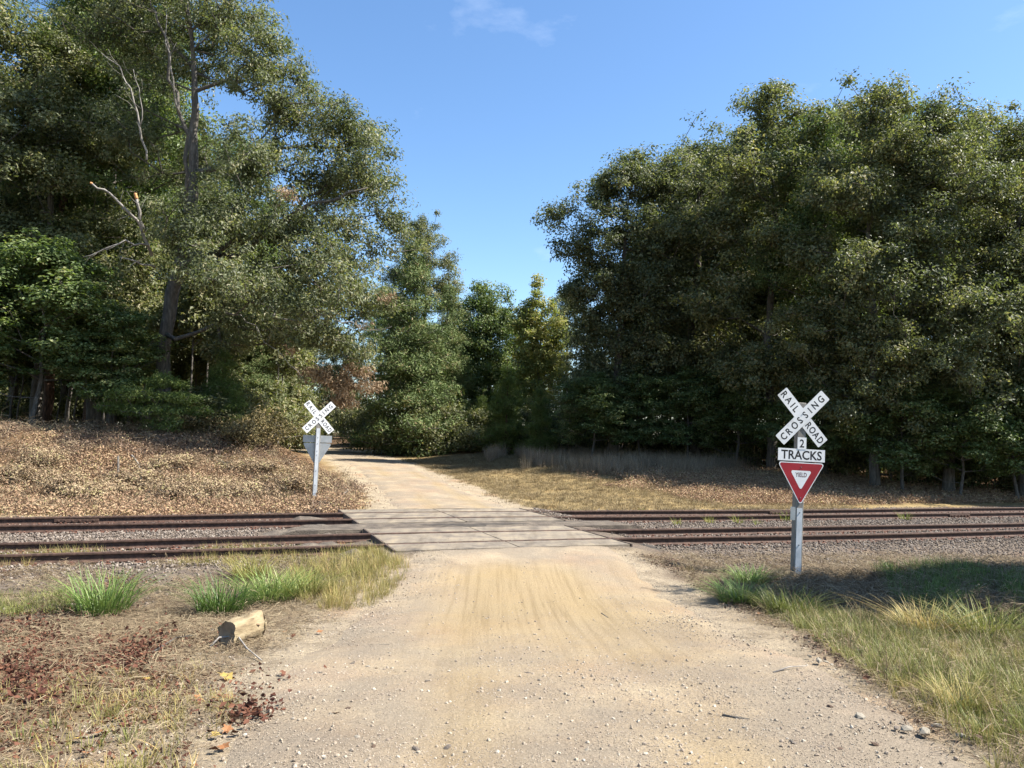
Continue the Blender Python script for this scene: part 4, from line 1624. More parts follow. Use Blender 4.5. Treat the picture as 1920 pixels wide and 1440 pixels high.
def round_lobes(rng, H, z0, R, k, top=0.75):
    """lobes of a generic broadleaf crown of height H, lowest foliage at z0, radius R"""
    L = []
    for i in range(k):
        t = (i + 0.5) / k
        z = z0 + (H - z0) * (0.08 + 0.86 * t)
        prof = math.sin(math.pi * min(1, (0.18 + 0.80 * t))) ** 0.7
        a = i * 2.4 + rng.uniform(-0.4, 0.4)
        rad = R * prof * rng.uniform(0.35, 0.72)
        s = R * rng.uniform(0.32, 0.5) * (0.65 + 0.35 * prof)
        L.append((math.cos(a) * rad, math.sin(a) * rad, z, s * 1.1, s * 1.1, s * rng.uniform(0.6, 0.9)))
    L.append((0, 0, H - R * 0.28, R * 0.34, R * 0.34, R * 0.4))
    return L


def spot(px, depth, py_ground=820):
    p = at(px, py_ground, depth)
    p[2] = gz(p[0], p[1]) - 0.08
    return p


# --- the big leaning oak on the left bank
OAK_D = 32.5
OAK = spot(303, OAK_D)
oak_lobes = px_lobes(OAK, OAK_D, [
    (430, 30, 95, 90, 0, 3.0), (300, -40, 150, 110, 1, 3.6), (350, 130, 90, 90, 2, 3.0), (500, 130, 85, 85, -1, 2.8), (545, 215, 85, 80, 0.5, 2.6),
    (635, 240, 62, 62, 0, 2.2), (690, 255, 42, 55, 0, 1.6), (690, 330, 75, 70, -0.5, 2.6), (610, 345, 85, 75, 1, 2.8), (735, 420, 58, 58, 0, 2.0),
    (470, 300, 105, 85, -2, 2.6), (370, 310, 85, 80, 2, 2.6), (420, 420, 110, 75, -2.5, 2.4), (540, 430, 100, 75, -1.5, 2.6), (640, 450, 90, 65, -1, 2.4),
    (330, 440, 70, 55, -3, 2.0), (590, 540, 115, 62, -1.5, 2.4), (470, 530, 95, 60, -2.5, 2.2), (680, 560, 70, 55, -0.5, 2.0), (530, 620, 95, 48, -1.5, 2.0),
    (640, 640, 70, 48, -1, 1.8), (430, 620, 60, 42, -2, 1.6), (250, 250, 80, 90, 1, 2.6), (230, 60, 90, 100, 2, 3),
    (560, 590, 85, 48, -4.6, 1.5), (470, 540, 90, 50, -4.8, 1.5), (650, 540, 65, 48, -4.2, 1.5), (380, 500, 80, 50, -4.6, 1.4), (620, 470, 70, 45, -4.4, 1.4)])
p_of = lambda x, y, b=0.0: at(x, y, OAK_D + b) - OAK
oak_trunk = [(0, 0, -0.3), p_of(306, 700), p_of(311, 620), p_of(322, 545), p_of(345, 480, -0.3), p_of(358, 400), p_of(362, 300), p_of(368, 200), p_of(362, 90), p_of(350, -20)]
oak_r = [0.36, 0.30, 0.285, 0.27, 0.25, 0.24, 0.19, 0.14, 0.09, 0.05]
oak = make_tree(11, oak_lobes, oak_trunk, oak_r, 1480, 100, 0.56, (0.155, 0.062), 'leaf_oak', bf=0.30, shell=0.5, up=0.35, out=0.55, rand=0.75, droop=0.8)
oak_root = place_tree('oak_tree', oak, OAK, 0, 1.0, 'big oak with a leaning forked trunk and wide drooping crown on the leaf-covered bank')
rng = np.random.default_rng(5)
dead_lobes = px_lobes(OAK, OAK_D, [(600, 705, 45, 22, 0.5, 0.9), (650, 720, 48, 24, 0.5, 1.0), (698, 728, 30, 20, 0.5, 0.8), (640, 755, 40, 14, 0.5, 0.7), (672, 695, 30, 16, 0.5, 0.7), (688, 612, 16, 9, -2.6, .4), (543, 370, 14, 9, -3.2, .4), (535, 655, 14, 12, -3.6, 0.4), (722, 560, 12, 7, -2.4, .3)])
tips, dd = lobe_points(rng, dead_lobes, 150, 0.6)
V, T = leaf_cloud(rng, tips, dd, 42, 0.36, 0.15, 0.05, up=0.1, out=0.4, rand=0.9, droop=1.6, tone_c=0.3)
me = leaves_mesh('dead_foliage', V, T)
o = mesh_obj('dead_foliage', me, M['leaf_dead'], oak_root)
o['label'] = 'clump of dead brown leaves hanging from a broken bough'


def limb(parent, base, depth, pts, r0, r1, mat='dead_wood', name='dead_limb', twigs=1):
    P = [Vector([float(c) for c in at(x, y, depth + b) - base]) for x, y, b in pts]
    fine = []
    rl_ = random.Random(int(pts[0][0] * 7 + pts[-1][1]))
    for a, b in zip(P[:-1], P[1:]):
        for k in range(3):
            t = k / 3
            fine.append(a.lerp(b, t) + Vector((rl_.gauss(0, 1), rl_.gauss(0, 1), rl_.gauss(0, 1))) * (0.05 * (b - a).length if k else 0.0))
    fine.append(P[-1])
    n = len(fine)
    rad = [r0 + (r1 - r0) * i / (n - 1) for i in range(n)]
    mb = MB()
    mb.tube(fine, rad, 6)
    if name != 'cut_end':
        for i in range(2, n - 1):
            for q in range(twigs if rl_.random() < 0.75 else 0):
                d = (fine[i + 1] - fine[i]).normalized() + Vector((rl_.gauss(0, .6), rl_.gauss(0, .6), rl_.gauss(0, .6)))
                L = rl_.uniform(0.3, 1.1)
                p1 = fine[i] + d.normalized() * L * 0.5 + Vector((0, 0, rl_.uniform(-.08, .08)))
                p2 = p1 + (d.normalized() + Vector((rl_.gauss(0, .4), rl_.gauss(0, .4), rl_.gauss(0, .4)))).normalized() * L * 0.5
                rr_ = min(rad[i] * 0.4, 0.014)
                mb.tube([fine[i], p1, p2], [rr_, rr_ * 0.7, rr_ * 0.35], 4)
    return mb.build(name, M[mat], parent, True)


limb(oak_root, OAK, OAK_D, [(330, 500, -0.5), (440, 480, 0.2), (520, 420, 0.4), (600, 360, 0.3), (655, 318, 0)], 0.16, 0.03, 'bark', 'limb')
limb(oak_root, OAK, OAK_D, [(328, 520, -0.3), (400, 500, -0.8), (480, 440, -1.4), (560, 395, -1.8), (640, 370, -2), (690, 352, -2)], 0.17, 0.03, 'bark', 'limb')
limb(oak_root, OAK, OAK_D, [(345, 480, -0.2), (352, 330, -1), (335, 210, -1.4), (318, 110, -1.6), (295, 40, -1.8), (280, -10, -1.8)], 0.11, 0.02, 'bark', 'limb')
limb(oak_root, OAK, OAK_D, [(338, 215, -1.4), (325, 150, -2), (310, 80, -2.2), (312, 20, -2.2)], 0.04, 0.012)
limb(oak_root, OAK, OAK_D, [(275, 300, -2.5), (262, 240, -2.6), (245, 165, -2.8), (225, 125, -2.8), (190, 100, -2.8)], 0.045, 0.012)
limb(oak_root, OAK, OAK_D, [(262, 240, -2.6), (262, 180, -2.8), (250, 130, -3)], 0.025, 0.01)
limb(oak_root, OAK, OAK_D, [(285, 480, -2.8), (262, 420, -3.2), (235, 392, -3.6), (205, 362, -3.8), (172, 344, -4.0)], 0.06, 0.035)
limb(oak_root, OAK, OAK_D, [(270, 435, -3.2), (262, 410, -3.4), (256, 372, -3.6)], 0.06, 0.05)
limb(oak_root, OAK, OAK_D, [(256.2, 373, -3.6), (254, 362, -3.62)], 0.062, 0.055, 'cut_wood', 'cut_end')
limb(oak_root, OAK, OAK_D, [(172.5, 344.5, -4.0), (169, 342.5, -4.02)], 0.042, 0.036, 'cut_wood', 'cut_end')
limb(oak_root, OAK, OAK_D, [(280, 460, -3), (235, 450, -3.6), (200, 465, -3.8), (155, 482, -4)], 0.045, 0.012)
limb(oak_root, OAK, OAK_D, [(290, 500, -2.8), (255, 490, -3.4), (225, 482, -3.6)], 0.045, 0.02)
limb(oak_root, OAK, OAK_D, [(470, 560, -3.2), (500, 575, -3.6), (515, 615, -3.8), (503, 640, -3.8)], 0.02, 0.008)
limb(oak_root, OAK, OAK_D, [(560, 560, -3.2), (640, 605, -3.4), (690, 620, -3.4), (735, 612, -3.4)], 0.02, 0.006)
limb(oak_root, OAK, OAK_D, [(430, 590, -3), (480, 610, -3.4), (540, 680, -3.6), (562, 700, -3.6)], 0.018, 0.006)

# --- prototypes shared by the woods
rng = np.random.default_rng(31)
TALL_A = make_tree(21, round_lobes(rng, 21, 6.0, 4.6, 18), [(0, 0, -0.3), (0.2, 0, 7), (-0.2, 0.2, 14), (0, 0, 20)], 0.27, 640, 104, 0.60, (0.17, 0.085), 'leaf_gum', bf=0.4)
TALL_B = make_tree(22, round_lobes(rng, 19, 2.2, 4.8, 20), [(0, 0, -0.3), (0.3, 0.1, 6), (0.1, -0.2, 12), (0.2, 0, 18)], 0.25, 760, 106, 0.58, (0.165, 0.082), 'leaf_elm', bf=0.36)
TALL_C = make_tree(23, round_lobes(rng, 18, 1.8, 5.0, 20), [(0, 0, -0.3), (-0.3, 0.2, 5), (0.2, 0, 11), (0, 0.2, 17)], 0.24, 760, 106, 0.58, (0.16, 0.075), 'leaf_oak', bf=0.36)
PINE_TALL = make_tree(24, [(0, 0, 18 + i * 1.1, 2.6 - 0.25 * i, 2.6 - 0.25 * i, 0.8) for i in range(7)] + [(1.2, 0.5, 15, 1.6, 1.2, 0.6)], [(0, 0, -0.3), (0.15, 0, 8), (0, 0.1, 16), (0.1, 0, 25)], 0.24, 420, 70, 0.6, (0.26, 0.03), 'leaf_pine', bark='bark_pine', bf=0.3, up=0.2, out=0.2, rand=1.0, droop=-0.2)
LOW_U = make_tree(25, round_lobes(rng, 9.5, 2.2, 3.6, 14), [(0, 0, -0.3), (0.2, 0.1, 3.5), (0.1, 0, 8.5)], 0.11, 560, 58, 0.6, (0.17, 0.11), 'leaf_gum', bf=0.4, up=0.9, out=0.35, rand=0.5, flat=0.4, droop=0.2)
SAPLING = make_tree(26, round_lobes(rng, 6.5, 2.8, 1.3, 7), [(0, 0, -0.2), (0.1, 0.1, 2.5), (0, 0, 6)], 0.045, 130, 46, 0.45, (0.15, 0.08), 'leaf_elm', bf=0.5)


def cone_lobes(H, R, k, z0=0.3, power=0.9):
    rr = np.random.default_rng(int(H * 10))
    L = []
    for i in range(k):
        t = i / (k - 1)
        z = z0 + (H - z0) * t
        r = R * (1 - t) ** power + 0.12
        a = i * 2.4
        L.append((math.cos(a) * r * 0.35, math.sin(a) * r * 0.35, z, r * 0.8, r * 0.8, max(0.35, H / k * 1.1)))
    return L


CEDAR = make_tree(27, cone_lobes(13.5, 3.0, 20, 0.6, 0.65), [(0, 0, -0.3), (0.1, 0, 6), (0, 0, 13)], 0.18, 1200, 54, 0.50, (0.20, 0.045), 'leaf_cedar', bf=0.25, up=0.3, out=0.4, rand=0.8, droop=-0.3, shell=0.35)
YOUNG_PINE = make_tree(28, cone_lobes(6.0, 1.5, 10, 0.6, 0.8), [(0, 0, -0.2), (0, 0, 3), (0, 0, 6)], 0.07, 300, 70, 0.42, (0.22, 0.024), 'leaf_pine', bark='bark_pine', bf=0.25, up=0.1, out=0.2, rand=1.0, droop=-0.6)
BUSH = make_tree(29, [(0, 0, 0.9, 1.1, 1.1, 0.8), (0.8, 0.2, 0.7, 0.8, 0.8, 0.6), (-0.8, -0.1, 0.8, 0.9, 0.8, 0.7), (0.1, 0.3, 1.6, 0.7, 0.7, 0.6)], [(0, 0, -0.1), (0.05, 0, 0.8), (0, 0, 1.5)], 0.03, 150, 46, 0.36, (0.12, 0.055), 'leaf_elm', bf=0.4)
BRUSH = make_tree(30, [(0, 0, 0.8, 1.0, 1.0, 0.7), (0.7, 0.2, 0.6, 0.8, 0.8, 0.5), (-0.7, 0, 0.7, 0.8, 0.8, 0.6)], [(0, 0, -0.1), (0.05, 0, 0.7), (0, 0, 1.3)], 0.025, 110, 40, 0.36, (0.11, 0.04), 'leaf_brush', bf=0.4)
M['leaf_vine'] = leaf_mat('dried_vine_leaves', [(0.0, (0.12, 0.08, 0.05)), (0.4, (0.26, 0.185, 0.115)), (0.8, (0.40, 0.31, 0.19)), (1.0, (0.30, 0.27, 0.12))], 0.75, 0.2, 0.2, (1, 0.9, 0.75))
VINES = make_tree(34, [(0, 0, 0.45, 1.1, 1.0, 0.45), (0.8, 0.2, 0.3, 0.8, 0.8, 0.35), (-0.8, 0, 0.35, 0.9, 0.8, 0.4)], [(0, 0, -0.1), (0.05, 0, 0.3), (0, 0, 0.6)], 0.02, 120, 44, 0.36, (0.10, 0.045), 'leaf_vine', bf=0.4)
# low spreading cedar: flat feathery sprays
SPREAD = make_tree(32, [(-1.5, 0, 1.1, 0.9, 0.7, 0.22), (-0.8, -0.2, 1.6, 0.9, 0.7, 0.25), (0.1, 0, 2.1, 0.8, 0.7, 0.28), (0.9, -0.1, 1.5, 0.9, 0.7, 0.22), (1.5, 0, 1.0, 0.7, 0.6, 0.2), (-0.2, -0.3, 1.0, 1.2, 0.6, 0.25), (0.4, -0.2, 0.55, 0.9, 0.6, 0.25)], [(0, 0, -0.1), (0.05, 0, 1.0), (0, 0, 2.1)], 0.06, 260, 60, 0.36, (0.15, 0.028), 'leaf_pine', bf=0.3, up=0.3, out=0.3, rand=0.8, droop=-0.1, flat=0.45)

HT = {id(TALL_A): 21.0, id(TALL_B): 18.3, id(TALL_C): 17.3, id(CEDAR): 13.8, id(YOUNG_PINE): 6.2, id(LOW_U): 9.6}


def top_scale(proto, base, px, py_top, depth):
    return float((at(px, py_top, depth)[2] - base[2]) / HT[id(proto)])


# --- right-hand woods: the outermost tree has its own spreading crown
R1_D = 46.0
R1 = spot(1150, R1_D)
r1_lobes = px_lobes(R1, R1_D, [(1050, 400, 45, 38, 0, 1.6), (1095, 470, 55, 42, 0, 2.0), (1090, 545, 45, 38, 0, 1.8), (1135, 355, 60, 52, 0, 2.2), (1200, 330, 60, 45, 0, 2.4), (1250, 350, 70, 60, 1, 2.6),
                               (1160, 440, 80, 60, 0, 2.8), (1240, 450, 80, 70, 0, 3.0), (1150, 540, 80, 60, 0, 2.8), (1240, 560, 85, 65, -1, 2.6), (1110, 610, 50, 50, 0.5, 2.0), (1170, 650, 75, 60, 0, 2.4), (1250, 680, 70, 65, -1, 2.2),
                               (1105, 700, 50, 55, 0, 2.0), (1165, 740, 60, 50, 0, 2), (1080, 760, 35, 45, 0, 1.6)])
q_of = lambda x, y, b=0.0: at(x, y, R1_D + b) - R1
R1_M = make_tree(41, r1_lobes, [(0, 0, -0.3), q_of(1155, 720), q_of(1165, 600), q_of(1170, 480), q_of(1180, 360)], 0.34, 950, 106, 0.66, (0.19, 0.085), 'leaf_oak', bf=0.3, shell=0.5)
place_tree('oak_tree', R1_M, R1, 0, 1, 'spreading oak with a long low limb reaching out over the field at the wood\'s end')

right_front = [  # proto, photo x, depth, photo y of the top, turn, sideways scale, label
    (TALL_C, 1305, 47, 255, 0.7, 1.1, 'dark broadleaf tree standing next to the spreading oak at the wood\'s end'),
    (TALL_B, 1450, 41, 170, 2.0, 1.02, 'tall broadleaf tree with bunched crown standing behind the red yield sign'),
    (TALL_A, 1545, 39, 200, 1.1, 0.9, 'tall slim tree rising between the bushier trees behind the yield sign'),
    (TALL_B, 1640, 35.5, 165, 4.1, 0.95, 'tall tree with boughs sweeping to the leaf-covered strip, right of the yield sign'),
    (TALL_C, 1775, 35, 185, 3.0, 1.02, 'broad rounded tree at the edge of the right-hand woods'),
    (TALL_B, 1915, 35, 235, 5.4, 0.95, 'leafy tree at the wood\'s edge beside the broad rounded tree'),
    (TALL_C, 2090, 35, 230, 1.6, 1.0, 'leafy tree further along the edge of the right-hand woods'),
]
for proto, px, dep, ty, rz, sx, label in right_front:
    b = spot(px, dep)
    sc = top_scale(proto, b, px, ty, dep)
    place_tree('broadleaf_tree', proto, b, rz, (sc * sx, sc * sx, sc), label, 'broadleaf trees along the right-hand wood edge')
for i, (px, dep, ty, proto) in enumerate([(1300, 53, 320, TALL_C), (1405, 61, 290, TALL_B), (1400, 54, 240, TALL_C), (1500, 50, 205, TALL_A), (1600, 48, 180, TALL_C), (1700, 47, 185, TALL_A), (1820, 46, 215, TALL_B), (1940, 46, 250, TALL_C), (2080, 47, 250, TALL_A),
                                          (1200, 84, 440, TALL_B), (1290, 76, 380, TALL_A), (1400, 70, 330, TALL_B), (1560, 66, 300, TALL_C), (1720, 64, 290, TALL_B), (1880, 62, 290, TALL_C), (2050, 62, 300, TALL_B)]):
    b = spot(px, dep)
    sc = top_scale(proto, b, px, ty, dep)
    place_tree('broadleaf_tree', proto, b, i * 1.7, sc, 'broadleaf tree standing deep inside the right-hand woods behind the edge trees', 'trees deep in the right-hand woods')
# understory along the right edge
for i, (px, dep, sc) in enumerate([(1110, 44, 0.55), (1200, 45, 0.6), (1290, 43.5, 0.6), (1380, 42, 0.62), (1520, 37.5, 0.55), (1690, 34.5, 0.6), (1800, 33.6, 0.55), (1905, 33.8, 0.6)]):
    b = spot(px, dep)
    place_tree('understory_tree', LOW_U, b, i * 2.1, (sc * 1.25, sc * 1.25, sc), 'low understory tree filling the shade below the right-hand wood edge', 'understory trees of the right-hand woods')
for i, (px, dep) in enumerate([(1070, 50), (1110, 52), (1160, 49), (1210, 50), (1260, 49), (1310, 48), (1360, 46), (1420, 44), (1480, 43), (1540, 40), (1600, 40), (1670, 38), (1740, 38), (1800, 38), (1860, 37), (1920, 37), (1990, 37), (1330, 56), (1450, 52), (1580, 49), (1700, 46), (1830, 44)]):
    b = spot(px, dep)
    place_tree('bush', BUSH, b, i * 1.3, (1.3, 1.3, 1.35 + 0.5 * (i % 3)), 'dark leafy bush in the shade below the right-hand trees', 'bushes below the right-hand trees', 'bush')

# --- far side of the field and the lane
mid = [(CEDAR, 'cedar_tree', 765, 54, 430, 0.4, 1.15, 'tall dense cedar beside the bend of the lane'),
       (CEDAR, 'cedar_tree', 832, 58, 520, 2.4, 1.0, 'slimmer cedar on the field side of the tall dense cedar'),
       (TALL_B, 'broadleaf_tree', 785, 66, 415, 1.0, 0.9, 'broadleaf tree whose crown shows above the tall cedar'),
       (TALL_B, 'broadleaf_tree', 862, 74, 590, 3.3, 1.0, 'smaller tree seen between the cedar and the rounded oak'),
       (TALL_A, 'broadleaf_tree', 975, 78, 590, 2.3, 1.0, 'distant tree standing behind the rounded oak in the gap'),
       (TALL_C, 'broadleaf_tree', 1060, 74, 545, 1.3, 1.0, 'distant tree behind the yellowing slender tree'),
       (YOUNG_PINE, 'pine_tree', 948, 50, 672, 0.5, 1.1, 'young bright green pine in front of the rounded oak'),
       (YOUNG_PINE, 'pine_tree', 1012, 47, 720, 1.9, 1.0, 'darker young pine next to the tall dry grass'),
       (YOUNG_PINE, 'pine_tree', 905, 54, 735, 3.1, 1.1, 'small pine between the cedars and the young bright pine')]
GAP = spot(916, 61)
GAP_M = make_tree(51, px_lobes(GAP, 61, [(915, 566, 44, 38, 0, 1.8), (893, 612, 44, 44, 0, 2.0), (942, 615, 44, 44, 0, 2.0), (915, 665, 62, 48, 0, 2.6), (885, 720, 48, 48, 0, 2.2), (945, 715, 50, 48, 0, 2.2), (915, 775, 65, 42, 0, 2.4), (872, 640, 22, 24, 0, 1)]), [(0, 0, -0.3), (0, 0, 5), (0.1, 0, 11)], 0.2, 700, 84, 0.62, (0.19, 0.10), 'leaf_gum', bf=0.3)
place_tree('broadleaf_tree', GAP_M, GAP, 0, 1, 'rounded dark oak in the gap at the end of the field')
YEL = spot(1008, 58)
YEL_M = make_tree(52, px_lobes(YEL, 58, [(1006, 535, 10, 30, 0, 0.5), (1008, 578, 34, 30, 0, 1.3), (985, 612, 34, 36, 0, 1.5), (1032, 615, 36, 38, 0, 1.6), (1010, 655, 54, 38, 0, 2.0), (1035, 690, 30, 34, 0, 1.5), (985, 700, 34, 40, 0, 1.5), (1010, 745, 42, 40, 0, 1.8)]), [(0, 0, -0.3), (0, 0, 5), (0.1, 0, 11.5)], 0.13, 380, 70, 0.52, (0.18, 0.11), 'leaf_yellow', bf=0.35, base_tone=0.68)
place_tree('broadleaf_tree', YEL_M, YEL, 0, 1, 'yellowing slender tree between the rounded oak and the right-hand woods')
for proto, name, px, dep, ty, rz, sx, label in mid:
    b = spot(px, dep)
    sc = top_scale(proto, b, px, ty, dep)
    place_tree(name, proto, b, rz, (sc * sx, sc * sx, sc), label)
for i, (px, dep, s) in enumerate([(700, 56, 1.7), (735, 55, 1.5), (800, 53, 1.6), (850, 54, 1.7), (885, 53, 1.5), (930, 55, 1.6), (985, 52, 1.5), (1030, 50, 1.8), (660, 78, 2.4), (600, 80, 2.4), (690, 70, 2.0)]):
    place_tree('bush', BUSH, spot(px, dep), i * 1.1, (1.5, 1.5, s), 'leafy bush at the far end of the field by the lane', 'bushes at the end of the field', 'bush')

# --- left-hand woods
left = [(TALL_B, 'broadleaf_tree', 60, 35.5, 60, 0.3, 1.05, 'tall broadleaf tree beside the leaning oak on the left bank'),
        (TALL_C, 'broadleaf_tree', -110, 35, -60, 2.2, 1.1, 'broad tree at the near end of the left-hand woods'),
        (TALL_A, 'broadleaf_tree', 175, 38, -120, 4.0, 1.0, 'very tall tree rising behind the leaning oak\'s crown'),
        (LOW_U, 'understory_tree', 60, 30.2, 430, 1.0, 1.25, 'low tree with sunlit layered boughs at the front of the left-hand woods'),
        (LOW_U, 'understory_tree', 205, 30.8, 560, 2.6, 1.3, 'small tree with pale green boughs just beside the oak\'s trunk'),
        (LOW_U, 'understory_tree', -120, 30, 480, 3.9, 1.3, 'low leafy tree at the near end of the left bank'),
        (CEDAR, 'cedar_tree', 470, 41, 560, 1.0, 1.2, 'dark cedar half hidden below the leaning oak\'s crown'),
        (YOUNG_PINE, 'pine_tree', 415, 31.6, 645, 2.0, 1.15, 'little pine on the bank right of the oak\'s trunk')]
for proto, name, px, dep, ty, rz, sx, label in left:
    b = spot(px, dep)
    sc = top_scale(proto, b, px, ty, dep)
    place_tree(name, proto, b, rz, (sc * sx, sc * sx, sc), label)
place_tree('cedar_bush', SPREAD, spot(296, 29.2), 0.0, 1.0, 'low feathery cedar bush spreading at the foot of the leaning oak', None, 'bush')
place_tree('pine_tree', PINE_TALL, spot(84, 37), 0.0, 1.0, 'tall pine with sunlit reddish trunk among the left-hand trees', 'tall pines in the left-hand woods')
place_tree('pine_tree', PINE_TALL, spot(163, 40), 2.0, 1.05, 'tall dark-trunked pine just behind the reddish pine', 'tall pines in the left-hand woods')
place_tree('pine_tree', PINE_TALL, spot(245, 45), 4.0, 1.0, 'tall pine deep behind the leaning oak', 'tall pines in the left-hand woods')
back_left = [(-190, 44, TALL_A), (-60, 45, TALL_C), (20, 43, TALL_A), (115, 47, TALL_B), (210, 44, TALL_A), (330, 46, TALL_C), (420, 48, TALL_A), (500, 55, TALL_B), (580, 66, TALL_C),
             (-120, 58, TALL_B), (0, 60, TALL_C), (120, 60, TALL_A), (250, 62, TALL_B), (370, 62, TALL_A), (470, 70, TALL_C), (560, 88, TALL_B), (640, 92, TALL_C), (710, 88, TALL_A), (430, 88, TALL_B), (300, 80, TALL_C), (150, 78, TALL_B), (0, 78, TALL_C), (780, 92, TALL_C), (850, 96, TALL_B), (915, 98, TALL_C), (985, 95, TALL_B), (1050, 97, TALL_C), (1120, 94, TALL_B)]
for i, (px, dep, proto) in enumerate(back_left):
    b = spot(px, dep)
    sc = 0.85 + 0.2 * ((i * 37) % 10) / 10
    if px > 450:
        sc *= 0.8
    if px > 800:
        sc = 0.62
    place_tree('broadleaf_tree', proto, b, i * 2.3, sc, 'shaded tree standing deep in the left-hand woods behind the oak', 'trees deep in the left-hand woods')
for i, px in enumerate((-160, -90, -20, 50, 120, 190, 260, 330, 400, 470)):
    place_tree('understory_tree', LOW_U, spot(px, 57 + 5 * (i % 3)), i * 1.9, (1.3, 1.3, 0.8), 'dark understory tree closing off the depths of the left-hand woods', 'understory trees deep in the left-hand woods')
rr = np.random.default_rng(77)
for i in range(46):
    px = rr.uniform(-60, 520)
    dep = rr.uniform(33, 52)
    sc = rr.uniform(0.75, 1.5)
    if px > 430 and dep < 40:
        dep += 8
    place_tree('sapling', SAPLING, spot(px, dep), rr.uniform(0, 6), (sc, sc, sc), 'thin bare-stemmed sapling in the dark under the left-hand trees', 'saplings under the left-hand trees', 'sapling')
for i, (px, dep, s) in enumerate([(350, 32, 1.0), (445, 33, 1.3), (400, 30.5, 0.7), (540, 47, 2.0), (500, 40, 1.6), (580, 60, 2.2), (60, 44, 1.3), (180, 46, 1.4), (330, 45, 1.5), (420, 50, 1.6)]):
    place_tree('bush', BUSH, spot(px, dep), i * 1.7, (1.2 + s * 0.2, 1.2 + s * 0.2, s), 'leafy bush growing under the left-hand trees', 'bushes under the left-hand trees', 'bush')
for i, (px, dep, s, lab) in enumerate([(490, 29.6, 1.15, 'dry yellow-brown brush at the end of the left bank'), (455, 29.0, 0.75, 'smaller dry brush beside the larger brush on the left bank'), (372, 29.6, 0.8, 'dry brush beside the low feathery cedar bush')]):
    place_tree('brush', BRUSH, spot(px, dep), i * 1.7, (1.0, 1.0, s), lab, None, 'bush')
for i, (px, py, sc) in enumerate([(40, 905, 0.5), (120, 925, 0.6), (190, 935, 0.5), (265, 918, 0.55), (330, 938, 0.6), (400, 925, 0.5), (460, 940, 0.55), (520, 915, 0.5), (80, 870, 0.5), (330, 880, 0.45), (470, 885, 0.45), (560, 905, 0.4)]):
    place_tree('vine_mound', VINES, ground_at(px, py), i * 2.2, (0.7 + 0.1 * (i % 4), 0.6 + 0.1 * (i % 3), sc * 1.3), 'low mound of dry vines on the leaf-covered bank', 'mounds of dry vines on the bank', 'bush')
for px, py, sc, lab in [(345, 812, 0.26, 'knee-high green seedling pine behind the feathery cedar bush'), (440, 815, 0.34, 'small green seedling pine at the crest of the bank by the dry brush'), (398, 806, 0.42, 'young green seedling pine between the cedar bush and the dry brush')]:
    place_tree('pine_seedling', YOUNG_PINE, ground_at(px, py), px, (sc * 1.3, sc * 1.3, sc), lab, None, 'pine')
for i in range(13):
    place_tree('bush', BUSH, spot(-170 + i * 55, 53 + 4 * (i % 3)), i * 1.3, (3.0, 3.0, 2.6), 'tall dark bush far back in the left-hand woods', 'bushes far back in the left-hand woods', 'bush')
# the roadside tree outside the picture whose shade falls round the yield sign
rb = np.array([13.6, 11.7, 0.0])
rb[2] = gz(rb[0], rb[1])
place_tree('broadleaf_tree', LOW_U, rb, 0.6, (1.15, 0.80, 1.15), 'lone roadside tree shading the grass by the yield sign')

# ---------------------------------------------------------------- grass, weeds and litter
M['grass_green'] = rand_mat('green_grass', [(0.0, lin(74, 86, 38)), (0.4, lin(120, 128, 60)), (0.7, lin(162, 162, 90)), (1.0, lin(200, 186, 124))], 0.55, 0.35, 0.3)
M['grass_deep'] = rand_mat('coarse_green_grass', [(0.0, lin(62, 86, 36)), (0.5, lin(108, 136, 62)), (0.85, lin(152, 172, 92)), (1.0, lin(196, 200, 128))], 0.5, 0.4, 0.3)
M['grass_yellow'] = rand_mat('yellowing_grass', [(0.0, lin(108, 112, 54)), (0.4, lin(160, 152, 84)), (0.75, lin(196, 176, 114)), (1.0, lin(200, 160, 104))], 0.6, 0.3, 0.3)
M['grass_straw'] = rand_mat('straw_grass', [(0.0, lin(104, 88, 64)), (0.4, lin(146, 128, 94)), (0.8, lin(172, 154, 116)), (1.0, lin(128, 126, 76))], 0.7, 0.2, 0.2)
M['thatch'] = rand_mat('dead_thatch', [(0.0, lin(90, 70, 56)), (0.35, lin(130, 112, 88)), (0.75, lin(162, 145, 115)), (1.0, lin(180, 167, 136))], 0.75, 0.2, 0.15)
M['sedge'] = rand_mat('tall_dry_sedge', [(0.0, lin(110, 94, 78)), (0.5, lin(168, 150, 124)), (1.0, lin(214, 198, 170))], 0.7, 0.2, 0.2)
M['weed'] = rand_mat('yellow_green_weed', [(0.0, lin(92, 110, 40)), (0.5, lin(150, 156, 66)), (1.0, lin(190, 184, 96))], 0.6, 0.3, 0.3)


def patch(n, poly, depth_lo=2.5, depth_hi=24.0, pad=0.0):
    """ground points whose place on the photo lies inside the outline"""
    X = RNG.uniform(-16, 18, n)
    Y = RNG.uniform(depth_lo, depth_hi, n)
    P = on_ground(X, Y)
    px, py, dz = project(P)
    k = in_poly(px, py, poly) & (dz > 1)
    return P[k]


def thin(P, prob):
    return P[RNG.uniform(size=len(P)) < prob]


def off_road(P, a=2.15, soft=0.5):
    lat = np.abs(lateral(P[:, 0], P[:, 1]))
    return thin(P, sstep(a, a + soft, lat + 0.5 * (fbm(P[:, 0] * 1.3, P[:, 1] * 1.3, 55) - 0.5)))


def tuft_stuff(name, protos, P, lo, hi, mat, label, tilt=0.12, cat='grass'):
    return scatter(name, protos, P, RNG.uniform(lo, hi, len(P)), spin(len(P), tilt), M[mat], label, cat)


